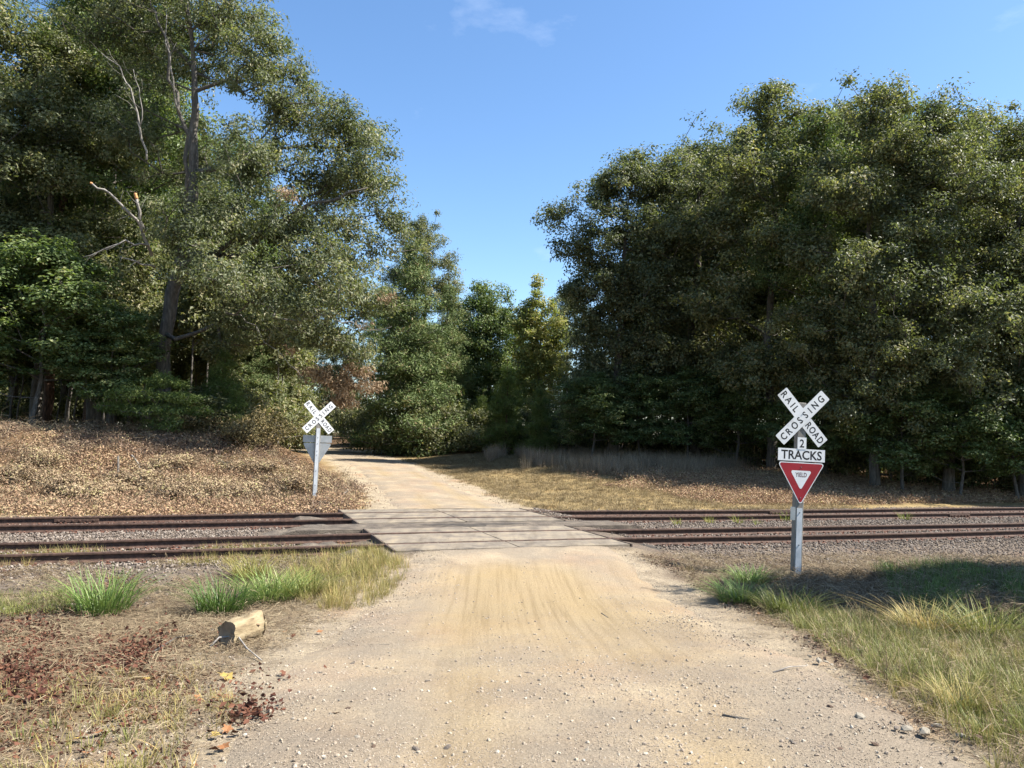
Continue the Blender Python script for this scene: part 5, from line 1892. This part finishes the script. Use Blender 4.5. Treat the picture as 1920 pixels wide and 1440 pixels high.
# dead thatch on both verges of the near side
LEFT_V = [(-900, 1052), (0, 1062), (420, 1050), (740, 1045), (770, 1070), (720, 1150), (610, 1260), (520, 1330), (420, 1440), (350, 1700), (-1500, 1700)]
RIGHT_V = [(1190, 1040), (1500, 1040), (2700, 1020), (3400, 1700), (2000, 1700), (1840, 1440), (1700, 1330), (1560, 1230), (1400, 1150), (1270, 1080)]
P = off_road(patch(90000, LEFT_V, 2.8, 17), 2.0, 0.7)
P = thin(P, 0.12 + 0.88 * sstep(0.42, 0.58, fbm(P[:, 0] * 1.1, P[:, 1] * 1.1, 56)))
tuft_stuff('thatch', [straw_mesh(400 + i, 34, 0.11, 0.13, 0.0034, 0.012) for i in range(5)], thin(P, 0.36), 0.7, 1.4, 'thatch', 'dead flattened grass and straw on the left verge', 0.15, 'thatch')
P = off_road(patch(60000, RIGHT_V, 2.8, 17), 2.2, 0.8)
tuft_stuff('thatch', [straw_mesh(420 + i, 36, 0.10, 0.15, 0.0036, 0.02) for i in range(5)], thin(P, 0.40), 0.7, 1.3, 'thatch', 'dead flattened grass and straw on the right verge', 0.15, 'thatch')
# brown leaf bits in the left verge
P = off_road(patch(30000, LEFT_V, 2.8, 12), 1.9, 0.6)
P = thin(P, sstep(0.48, 0.62, fbm(P[:, 0] * 0.9 + 3, P[:, 1] * 0.9, 57)) * 0.5)
tuft_stuff('leaf_litter', [litter_mesh(430 + i, 16, 0.12, 0.036, 0.015) for i in range(5)], P, 0.7, 1.3, 'red_vine', 'brown leaf bits mixed into the dead grass of the left verge', 0.1, 'leaf litter')
P = patch(40000, [(-500, 1255), (60, 1235), (120, 1270), (110, 1310), (60, 1335), (-500, 1345)], 2.8, 12)
P = np.concatenate([P, patch(20000, [(-40, 1190), (60, 1178), (110, 1190), (90, 1225), (20, 1235)], 2.8, 12), patch(30000, [(430, 1330), (560, 1345), (545, 1362), (440, 1350)], 2.8, 9), patch(30000, [(225, 1240), (260, 1205), (300, 1190), (320, 1205), (270, 1250), (240, 1265)], 2.8, 10)])
tuft_stuff('vine_tangle', [litter_mesh(440 + i, 30, 0.10, 0.046, 0.05) for i in range(5)], thin(P, 0.22), 0.8, 1.4, 'red_vine', 'reddish-brown dead vine tangles lying in the left verge', 0.2, 'dead vines')

P = off_road(patch(60000, RIGHT_V, 2.8, 15), 2.1, 0.4)
lt = lateral(P[:, 0], P[:, 1])
P = thin(P, (1 - sstep(2.9, 3.5, lt)) * sstep(0.42, 0.55, fbm(P[:, 0] * 1.6, P[:, 1] * 1.6, 66)) * 0.7)
tuft_stuff('leaf_litter', [litter_mesh(450 + i, 12, 0.10, 0.042, 0.02) for i in range(5)], P, 0.7, 1.3, 'brown_leaf', 'brown leaf litter gathered along the right edge of the road', 0.1, 'leaf litter')
# short sparse grass, left bottom corner
SHORT = [tuft_mesh(500 + i, 16, 0.13, 0.05, 0.8, 0.0048) for i in range(5)]
P = off_road(patch(60000, [(-900, 1330), (120, 1290), (300, 1250), (400, 1255), (450, 1290), (440, 1340), (400, 1440), (340, 1700), (-1500, 1700)], 2.6, 9), 1.95, 0.5)
P = thin(P, 0.25 + 0.75 * sstep(0.42, 0.58, fbm(P[:, 0] * 1.2, P[:, 1] * 1.2, 58)))
tuft_stuff('short_grass', SHORT, thin(P, 0.28), 0.6, 1.4, 'grass_yellow', 'sparse short yellowish grass at the near end of the left verge')
P2 = off_road(patch(60000, [(-900, 1100), (-100, 1108), (0, 1118), (130, 1112), (140, 1150), (0, 1158), (-900, 1160)], 5, 13), 2.2, 0.5)
P2 = np.concatenate([P2, thin(patch(40000, [(0, 1350), (140, 1310), (300, 1290), (380, 1330), (300, 1440), (0, 1440)], 2.6, 9), 0.12)])
tuft_stuff('green_grass', [tuft_mesh(510 + i, 20, 0.15, 0.06, 0.6, 0.005) for i in range(5)], thin(P2, 0.5), 0.6, 1.3, 'grass_green', 'short green grass beside the coarse grass clump on the left verge')
# yellow grass by the near rail
P = patch(90000, [(545, 1062), (620, 1042), (690, 1030), (755, 1052), (768, 1080), (735, 1118), (690, 1140), (610, 1150), (545, 1120)], 9, 17)
tuft_stuff('yellow_grass', [tuft_mesh(520 + i, 20, 0.30, 0.08, 0.65, 0.006) for i in range(5)], thin(P, 0.26), 0.4, 1.2, 'grass_yellow', 'tall yellowing grass between the left verge and the near rail')
P = patch(90000, [(-200, 1048), (140, 1036), (260, 1040), (420, 1032), (560, 1025), (560, 1060), (420, 1062), (200, 1062), (-200, 1070)], 9, 18)
P = thin(P, sstep(0.45, 0.62, fbm(P[:, 0] * 1.0 + 9, P[:, 1] * 1.0, 59)))
tuft_stuff('yellow_grass', [tuft_mesh(530 + i, 14, 0.26, 0.06, 0.5, 0.005) for i in range(4)], thin(P, 0.30), 0.5, 1.2, 'grass_yellow', 'thin yellowish grass growing along the near rail')

# right verge
RG = [(1380, 1125), (1500, 1140), (1650, 1165), (1800, 1160), (2100, 1140), (3000, 1300), (3000, 1700), (2020, 1700), (1860, 1440), (1780, 1385), (1700, 1330), (1620, 1265), (1520, 1195), (1430, 1150)]
P = off_road(patch(160000, RG, 2.8, 13), 2.35, 0.6)
P = thin(P, 0.35 + 0.65 * sstep(0.36, 0.54, fbm(P[:, 0] * 1.5, P[:, 1] * 1.5, 68)))
g = fbm(P[:, 0] * 0.9, P[:, 1] * 0.9, 60)
lat = lateral(P[:, 0], P[:, 1])
yel = RNG.uniform(size=len(P)) < np.clip(sstep(0.45, 0.6, g) * 0.6 + 0.8 * (1 - sstep(2.5, 3.3, lat)), 0, 1)
tuft_stuff('green_grass', [tuft_mesh(540 + i, 22, 0.22, 0.07, 0.55, 0.0055) for i in range(6)], thin(P[~yel], 0.42), 0.4, 1.15, 'grass_green', 'green grass covering the right verge')
tuft_stuff('yellow_grass', [tuft_mesh(550 + i, 22, 0.20, 0.07, 0.6, 0.0055) for i in range(6)], thin(P[yel], 0.45), 0.35, 1.05, 'grass_yellow', 'yellow-tan grass along the road edge of the right verge')
tuft_stuff('dry_stems', [tuft_mesh(555 + i, 7, 0.42, 0.08, 0.7, 0.006, 0.7) for i in range(5)], thin(P, 0.05), 0.5, 1.2, 'grass_straw', 'scattered dry bent stems sticking out of the right verge')
P = patch(60000, [(1640, 1075), (1760, 1062), (1850, 1075), (1860, 1120), (1790, 1160), (1690, 1150)], 7, 15)
P = np.concatenate([P, patch(60000, [(1880, 1090), (2300, 1080), (2300, 1170), (1880, 1150)], 7, 15)])
tuft_stuff('green_grass', [tuft_mesh(560 + i, 20, 0.34, 0.08, 0.5, 0.010) for i in range(5)], thin(P, 0.45), 0.6, 1.25, 'grass_deep', 'tall dark green grass growing in the shade by the ditch')
P = patch(40000, [(1430, 1085), (1640, 1075), (1900, 1060), (2200, 1060), (2200, 1140), (1900, 1165), (1650, 1150), (1500, 1130)], 7, 15)
tuft_stuff('thatch', [straw_mesh(460 + i, 40, 0.12, 0.28, 0.0045, 0.06) for i in range(4)], thin(P, 0.5), 0.8, 1.5, 'thatch', 'matted dead grass heaped in the shaded ditch by the yield sign', 0.25, 'thatch')
# dead stalks and a few green weeds on the left bank
X, Y, s, u = sample_su(9000, -26, 2, 8.5, 19)
lat = lateral(X, Y)
k = (-lat > 2.6) & (RNG.uniform(size=len(X)) < 0.35)
tuft_stuff('dead_stalks', [straw_mesh(470 + i, 14, 0.22, 0.5, 0.010, 0.10) for i in range(5)], on_ground(X[k], Y[k]), 0.6, 1.3, 'thatch', 'dead stalks and twigs caught in the leaf cover of the left bank', 0.5, 'dead stalks')
k = (-lat > 2.6) & (RNG.uniform(size=len(X)) < 0.10 * sstep(0.45, 0.6, fbm(X * 0.5, Y * 0.5, 99)))
tuft_stuff('bank_weeds', [tuft_mesh(590 + i, 16, 0.22, 0.10, 0.8, 0.014, seg=3) for i in range(4)], on_ground(X[k], Y[k]), 0.6, 1.4, 'grass_green', 'scattered low green weeds on the left bank')
# the field beyond: straw grass
X, Y, s, u = sample_su(70000, -10, 24, 7.6, 34)
lat = lateral(X, Y)
dens = sstep(1.9, 2.8, lat + (fbm(X, Y, 62) - 0.5)) * (1 - sstep(13, 17, lat)) * (0.4 + 0.6 * sstep(0.38, 0.55, fbm(X * 0.6, Y * 0.6, 63)))
k = RNG.uniform(size=len(X)) < dens * 0.8
P = on_ground(X[k], Y[k])
tuft_stuff('straw_grass', [tuft_mesh(570 + i, 18, 0.13, 0.12, 0.9, 0.011, seg=2) for i in range(5)], P, 0.6, 1.4, 'grass_straw', 'short straw-coloured grass of the field behind the far track')
# tall dry sedge standing in the shade of the woods
P = []
X, Y, s, u = sample_su(42000, -4, 34, 15, 33)
Q = on_ground(X, Y)
qx, qy, qd = project(Q)
k = in_poly(qx, qy, [(915, 868), (960, 850), (1010, 880), (1120, 890), (1230, 895), (1330, 890), (1420, 880), (1430, 845), (1300, 835), (1100, 832), (960, 832), (905, 842)])
P = thin(Q[k], 0.05 + 0.8 * sstep(0.40, 0.60, fbm(Q[k][:, 0] * 0.9, Q[k][:, 1] * 0.5, 97)))
tuft_stuff('tall_sedge', [tuft_mesh(580 + i, 14, 1.0, 0.16, 0.5, 0.012, 0.4, 3) for i in range(5)], P, 0.25, 1.15, 'sedge', 'tall dry sedge grass standing in the shade at the edge of the field')

# clumps one can count
CLUMP = [tuft_mesh(600 + i, 330, 0.52, 0.24, 1.15, 0.0125, 0.6, 6) for i in range(3)]
CLUMP_S = [tuft_mesh(610 + i, 46, 0.30, 0.10, 0.7, 0.010, 0.5, 4) for i in range(3)]


def clump(px, py, mesh, sc, mat, label, name='grass_clump', group=None, cat='grass clump', rz=0.0):
    me = mesh.copy()
    me.materials.clear()
    me.materials.append(M[mat])
    o = link(bpy.data.objects.new(name, me))
    p = ground_at(px, py)
    o.location = (p[0], p[1], p[2] - 0.01)
    o.rotation_euler = (0, 0, rz)
    o.scale = sc if np.ndim(sc) else (sc, sc, sc)
    tag(o, label, cat, group)
    return o


clump(192, 1148, CLUMP[0], (1.3, 1.15, 1.35), 'grass_deep', 'big coarse green grass clump standing alone on the left verge')
clump(415, 1148, CLUMP[1], (1.25, 1.0, 1.15), 'grass_deep', 'coarse green grass clump just behind the cut log')
clump(505, 1128, CLUMP[2], (1.2, 1.0, 1.15), 'grass_deep', 'spiky green grass clump beside the tall yellow grass')
clump(560, 1118, CLUMP[0], (1.3, 1.2, 1.0), 'grass_green', 'yellowing green clump at the edge of the tall yellow grass', rz=1.0)
clump(470, 1085, CLUMP[1], (1.0, 1.0, 0.9), 'grass_yellow', 'thin yellowish clump by the near rail', rz=2.0)
clump(1405, 1092, CLUMP[1], (1.1, 1.0, 0.7), 'grass_deep', 'low green clump at the foot of the yield sign', rz=0.6)
clump(1385, 1128, CLUMP[0], (1.3, 1.1, 0.8), 'grass_deep', 'dark green clump where road and shaded ditch meet', rz=0.9)
clump(1480, 1150, CLUMP[2], (1.3, 1.1, 0.85), 'grass_green', 'pale arching grass clump below the shaded ditch', rz=1.9)
clump(1800, 1330, CLUMP[1], (0.6, 0.6, 0.6), 'grass_yellow', 'wiry tan tussock in the green right verge', rz=0.3)
clump(1740, 1190, CLUMP[0], (1.2, 1.2, 1.0), 'grass_yellow', 'tall pale grass clump against the shaded ditch', rz=2.7)
clump(1850, 1200, CLUMP[2], (1.3, 1.2, 1.1), 'grass_green', 'tall arching grass clump beside the pale clump', rz=3.4)
clump(1290, 1072, CLUMP_S[0], (1.4, 1.2, 0.8), 'grass_straw', 'small dry tuft at the road edge by the crossing', rz=0.2)
for i, (px, py, sc) in enumerate([(1270, 985, 0.9), (1330, 982, 1.0), (1385, 982, 1.1), (1475, 978, 1.3), (1560, 972, 0.7), (1697, 976, 1.25), (1205, 962, 0.7), (1420, 984, 0.8)]):
    clump(px, py, CLUMP_S[i % 3], (sc * 1.3, sc * 1.3, sc * 1.1), 'weed', 'small yellow-green weed sprouting in the ballast between the tracks', 'weed', 'weeds between the tracks', 'weed', i * 0.9)
for i, (px, py, sc, lab) in enumerate([(985, 880, 1.0, 'upright russet sedge tuft at the corner of the shaded tall grass'), (1045, 886, 0.9, 'shorter russet sedge tuft in front of the shaded tall grass'), (1010, 872, 1.1, 'thick sedge tuft between the two russet tufts')]):
    me = tuft_mesh(620 + i, 60, 0.9, 0.28, 0.25, 0.012, 0.3, 3)
    clump(px, py, me, sc, 'sedge', lab, 'sedge_tuft', None, 'grass clump', i)

# ---------------------------------------------------------------- log, sticks, stones, fallen leaves
M['log_bark'] = simple_mat('bleached_log', [(0.28, lin(84, 70, 52)), (0.45, lin(146, 128, 98)), (0.7, lin(176, 160, 128))], 5, 0.9, 0.7, 0.012, stretch=(0.6, 3, 3))
M['log_end'] = simple_mat('log_end_grain', [(0.3, lin(128, 106, 82)), (0.7, lin(180, 152, 120))], 9, 0.9, 0.5, 0.008)
lp0, lp1 = ground_at(425, 1213), ground_at(500, 1188)
lr = 0.135
axis = Vector((lp1[0] - lp0[0], lp1[1] - lp0[1], 0))
axis.normalize()
Llen = 0.50
root = empty('cut_log', lp0, math.atan2(axis.y, axis.x))
rl = np.random.default_rng(9)
ring, rows = 22, 14
V, F = [], []
for i in range(rows):
    t = i / (rows - 1)
    for j in range(ring):
        an = 2 * math.pi * j / ring
        rad = lr * (1 + 0.07 * math.sin(3 * an + 1 + t) + 0.04 * math.sin(5 * an + 2 + 3 * t) + 0.05 * rl.normal() - (0.14 if 1.2 < an < 2.0 and 0.3 < t < 0.55 else 0)) * (1 + 0.12 * t - 0.05 * (i == 0))
        x = t * Llen + (0.05 * math.sin(an + 1.0) if i == 0 else 0.06 * math.cos(an) if i == rows - 1 else 0)
        V.append((x, rad * math.cos(an), lr * 0.93 + rad * 0.95 * math.sin(an)))
for i in range(rows - 1):
    for j in range(ring):
        k = (j + 1) % ring
        F.append((i * ring + j, (i + 1) * ring + j, (i + 1) * ring + k, i * ring + k))
MB().add(V, F).build('bark', M['log_bark'], root, True)
e = MB()
c0 = (0.03, 0, lr * 0.93)
e.add([(v[0] + 0.002, v[1] * 0.999, v[2]) for v in V[:ring]] + [c0], [(j, (j + 1) % ring, ring) for j in range(ring)])
e.build('cut_end', M['log_end'], root)
e = MB()
e.add([(v[0] - 0.002, v[1] * 0.999, v[2]) for v in V[-ring:]] + [(Llen, 0, lr)], [((j + 1) % ring, j, ring) for j in range(ring)])
e.build('cut_end', M['log_end'], root)
st = MB()
st.tube([(0.30, -0.09, 0.17), (0.33, -0.15, 0.16)], [0.022, 0.012], 6)
st.build('branch_stub', M['log_end'], root)
tag(root, 'short pale cut log with dark sawn end lying in the dead grass', 'log')


def stick(pts, r0, r1, label, mat='bark'):
    P = [ground_at(x, y) + np.array([0, 0, h]) for x, y, h in pts]
    base = P[0].copy()
    mb = MB()
    n = len(P)
    mb.tube([p - base for p in P], [r0 + (r1 - r0) * i / (n - 1) for i in range(n)], 6)
    o = mb.build('stick', M[mat], None, True)
    o.location = base
    return tag(o, label, 'stick')


stick([(393, 1218, 0.02), (410, 1213, 0.09), (445, 1212, 0.10), (462, 1228, 0.06), (490, 1243, 0.02)], 0.011, 0.006, 'thin crooked branch leaning across the end of the cut log', 'dead_wood')
stick([(1355, 1352, 0.035), (1380, 1357, 0.04), (1406, 1362, 0.035)], 0.013, 0.009, 'short straight stick lying on the gravel road', 'bark')
stick([(1128, 1155, 0.03), (1140, 1164, 0.03)], 0.010, 0.007, 'tiny twig on the sandy part of the road', 'bark')
stick([(1450, 1268, 0.03), (1480, 1262, 0.05), (1512, 1256, 0.03)], 0.008, 0.004, 'thin weathered twig near the road\'s right edge', 'dead_wood')
stick([(285, 1228, 0.02), (330, 1205, 0.05), (370, 1196, 0.03)], 0.010, 0.005, 'slim twig in the dead grass near the log', 'bark')
stick([(222, 906, 0.0), (221, 895, 0.25), (220, 885, 0.5)], 0.045, 0.03, 'upright broken stake standing in the leaf cover of the bank', 'bark')
stick([(246, 868, 0.25), (258, 880, 0.2), (268, 902, 0.05)], 0.035, 0.02, 'pale crooked branch lying on the bank beside the upright stake', 'dead_wood')
stick([(412, 872, 0.10), (425, 878, 0.10), (442, 888, 0.08)], 0.10, 0.09, 'short dark log lying half buried in the leafy bank', 'bark')
stick([(150, 872, 0.06), (175, 878, 0.08), (205, 888, 0.05)], 0.06, 0.04, 'fallen grey limb among the leaves of the bank', 'bark')
stick([(636, 940, 0.05), (646, 932, 0.12), (652, 926, 0.14)], 0.06, 0.03, 'small pale chunk of wood beside the far sign post', 'dead_wood')
stick([(690, 1216, 0.03), (730, 1217, 0.04)], 0.006, 0.004, 'slender twig at the left edge of the road', 'bark')

M['pale_rock'] = simple_mat('pale_rock', [(0.3, lin(128, 119, 104)), (0.7, lin(168, 160, 144))], 14, 0.9, 0.4, 0.006)
M['grey_rock'] = simple_mat('grey_rock', [(0.3, lin(88, 79, 72)), (0.7, lin(130, 119, 107))], 14, 0.9, 0.4, 0.006)
M['dark_rock'] = simple_mat('dark_clod', [(0.3, lin(70, 56, 46)), (0.7, lin(112, 92, 76))], 14, 0.9, 0.4, 0.006)
MATS = ['pale_rock', 'grey_rock', 'dark_rock']
rocks = [(1518, 1238, 0.055, 0), (1535, 1247, 0.085, 0), (1550, 1250, 0.05, 0), (1560, 1254, 0.04, 0), (1012, 1188, 0.05, 2), (652, 1340, 0.05, 2), (1010, 1285, 0.05, 1), (990, 1272, 0.06, 1), (985, 1307, 0.05, 1), (1556, 1334, 0.05, 2), (1575, 1418, 0.05, 2), (1612, 1355, 0.075, 0), (1700, 1380, 0.08, 0), (1735, 1385, 0.11, 0), (1755, 1372, 0.07, 0), (1830, 1330, 0.05, 1), (1800, 1393, 0.07, 0), (1640, 1408, 0.05, 2), (700, 1412, 0.045, 2), (780, 1418, 0.05, 1), (840, 1412, 0.05, 1), (670, 1395, 0.045, 0), (660, 1252, 0.045, 1), (690, 1258, 0.05, 0), (730, 1232, 0.04, 0), (800, 1285, 0.04, 1), (1320, 1288, 0.04, 1), (1490, 1407, 0.05, 1), (1460, 1380, 0.04, 0), (1540, 1415, 0.045, 1), (1100, 1420, 0.05, 0), (1090, 1415, 0.04, 2), (1680, 1375, 0.05, 1), (705, 1262, 0.035, 2)]
RK = [stone_mesh(2000 + i, 0.6) for i in range(6)]
words = ['pale', 'grey', 'dark brown']
for i, (px, py, sz, m) in enumerate(rocks):
    me = RK[i % 6].copy()
    me.materials.append(M[MATS[m]])
    o = link(bpy.data.objects.new('stone', me))
    p = ground_at(px, py)
    o.location = (p[0], p[1], p[2] + 0.03 + sz * 0.12)
    o.rotation_euler = (0.2 * math.sin(i), 0.2 * math.cos(i * 2), i * 1.3)
    o.scale = (sz * 1.3, sz * 1.1, sz * 0.85)
    tag(o, words[m] + ' angular stone lying loose on the gravel road', 'stone', words[m] + ' stones on the gravel road')

M['leaf_orange'] = simple_mat('orange_fallen_leaf', [(0.3, lin(128, 82, 48)), (0.7, lin(164, 116, 74))], 22, 0.7, 0.2, 0.003)
M['leaf_gold'] = simple_mat('golden_fallen_leaf', [(0.3, lin(150, 124, 58)), (0.7, lin(180, 156, 88))], 22, 0.7, 0.2, 0.003)
M['leaf_rust'] = simple_mat('rusty_fallen_leaf', [(0.3, lin(86, 50, 36)), (0.7, lin(126, 82, 56))], 22, 0.7, 0.2, 0.003)


def leaf_mesh(seed):
    r = np.random.default_rng(seed)
    V = [(0, 0, 0.012)]
    n = 20
    for i in range(n):
        a = 2 * math.pi * i / n
        lob = 0.62 + 0.38 * abs(math.cos(2.5 * a)) - (0.12 if i % 2 else 0)
        rad = 0.5 * lob * r.uniform(0.9, 1.1)
        V.append((rad * math.cos(a), rad * math.sin(a), 0.03 + 0.16 * rad * math.sin(a * 2 + seed) + r.uniform(0, 0.05)))
    V.append((-0.8, 0.03, 0.03))
    F = [(0, i + 1, (i + 1) % n + 1) for i in range(n)] + [(n // 2, n // 2 + 1, n + 1)]
    return MB().add(V, F).mesh('fallen_leaf')


LF = [leaf_mesh(i) for i in range(5)]
leaves = [(425, 1276, 'leaf_gold', 0.15), (372, 1318, 'leaf_orange', 0.11), (408, 1316, 'leaf_orange', 0.12), (424, 1317, 'leaf_rust', 0.10), (426, 1376, 'leaf_orange', 0.09), (443, 1382, 'leaf_rust', 0.10), (404, 1388, 'leaf_gold', 0.09), (420, 1410, 'leaf_orange', 0.10), (402, 1416, 'leaf_rust', 0.09), (222, 1356, 'leaf_orange', 0.09), (182, 1384, 'leaf_orange', 0.09), (146, 1396, 'leaf_gold', 0.08), (628, 1348, 'leaf_orange', 0.09), (232, 1325, 'leaf_orange', 0.07), (164, 1422, 'leaf_orange', 0.08), (26, 1168, 'leaf_orange', 0.12), (115, 1248, 'leaf_orange', 0.10), (275, 1280, 'leaf_gold', 0.08), (1312, 1259, 'leaf_rust', 0.07), (1624, 1278, 'leaf_rust', 0.08), (1736, 1276, 'leaf_rust', 0.08), (600, 1190, 'leaf_orange', 0.10), (535, 1189, 'leaf_orange', 0.08), (550, 1198, 'leaf_rust', 0.08), (1910, 1385, 'leaf_orange', 0.08), (460, 1344, 'leaf_rust', 0.09), (500, 1350, 'leaf_rust', 0.10), (530, 1268, 'leaf_rust', 0.08), (1425, 1155, 'leaf_orange', 0.10), (1520, 1198, 'leaf_rust', 0.10), (1540, 1205, 'leaf_orange', 0.09), (1600, 1248, 'leaf_rust', 0.09)]
ln = {'leaf_gold': 'golden yellow', 'leaf_orange': 'dry orange', 'leaf_rust': 'curled rust-brown'}
for i, (px, py, m, sz) in enumerate(leaves):
    me = LF[i % 5].copy()
    me.materials.append(M[m])
    o = link(bpy.data.objects.new('fallen_leaf', me))
    p = ground_at(px, py)
    o.location = (p[0], p[1], p[2] + 0.03)
    o.rotation_euler = (0.35 * math.sin(i * 1.7) + 0.25, 0.3 * math.cos(i * 2.3), i * 1.9)
    o.scale = (sz * 0.85, sz * 0.85, sz * 0.85)
    if i == 0:
        tag(o, 'large golden yellow lobed leaf lying in the grass near the log', 'leaf')
    else:
        side = 'left' if px < 960 else 'right'
        tag(o, '%s fallen leaf lying on the %s verge of the road' % (ln[m], side), 'leaf', '%s fallen leaves on the %s verge' % (ln[m], side))
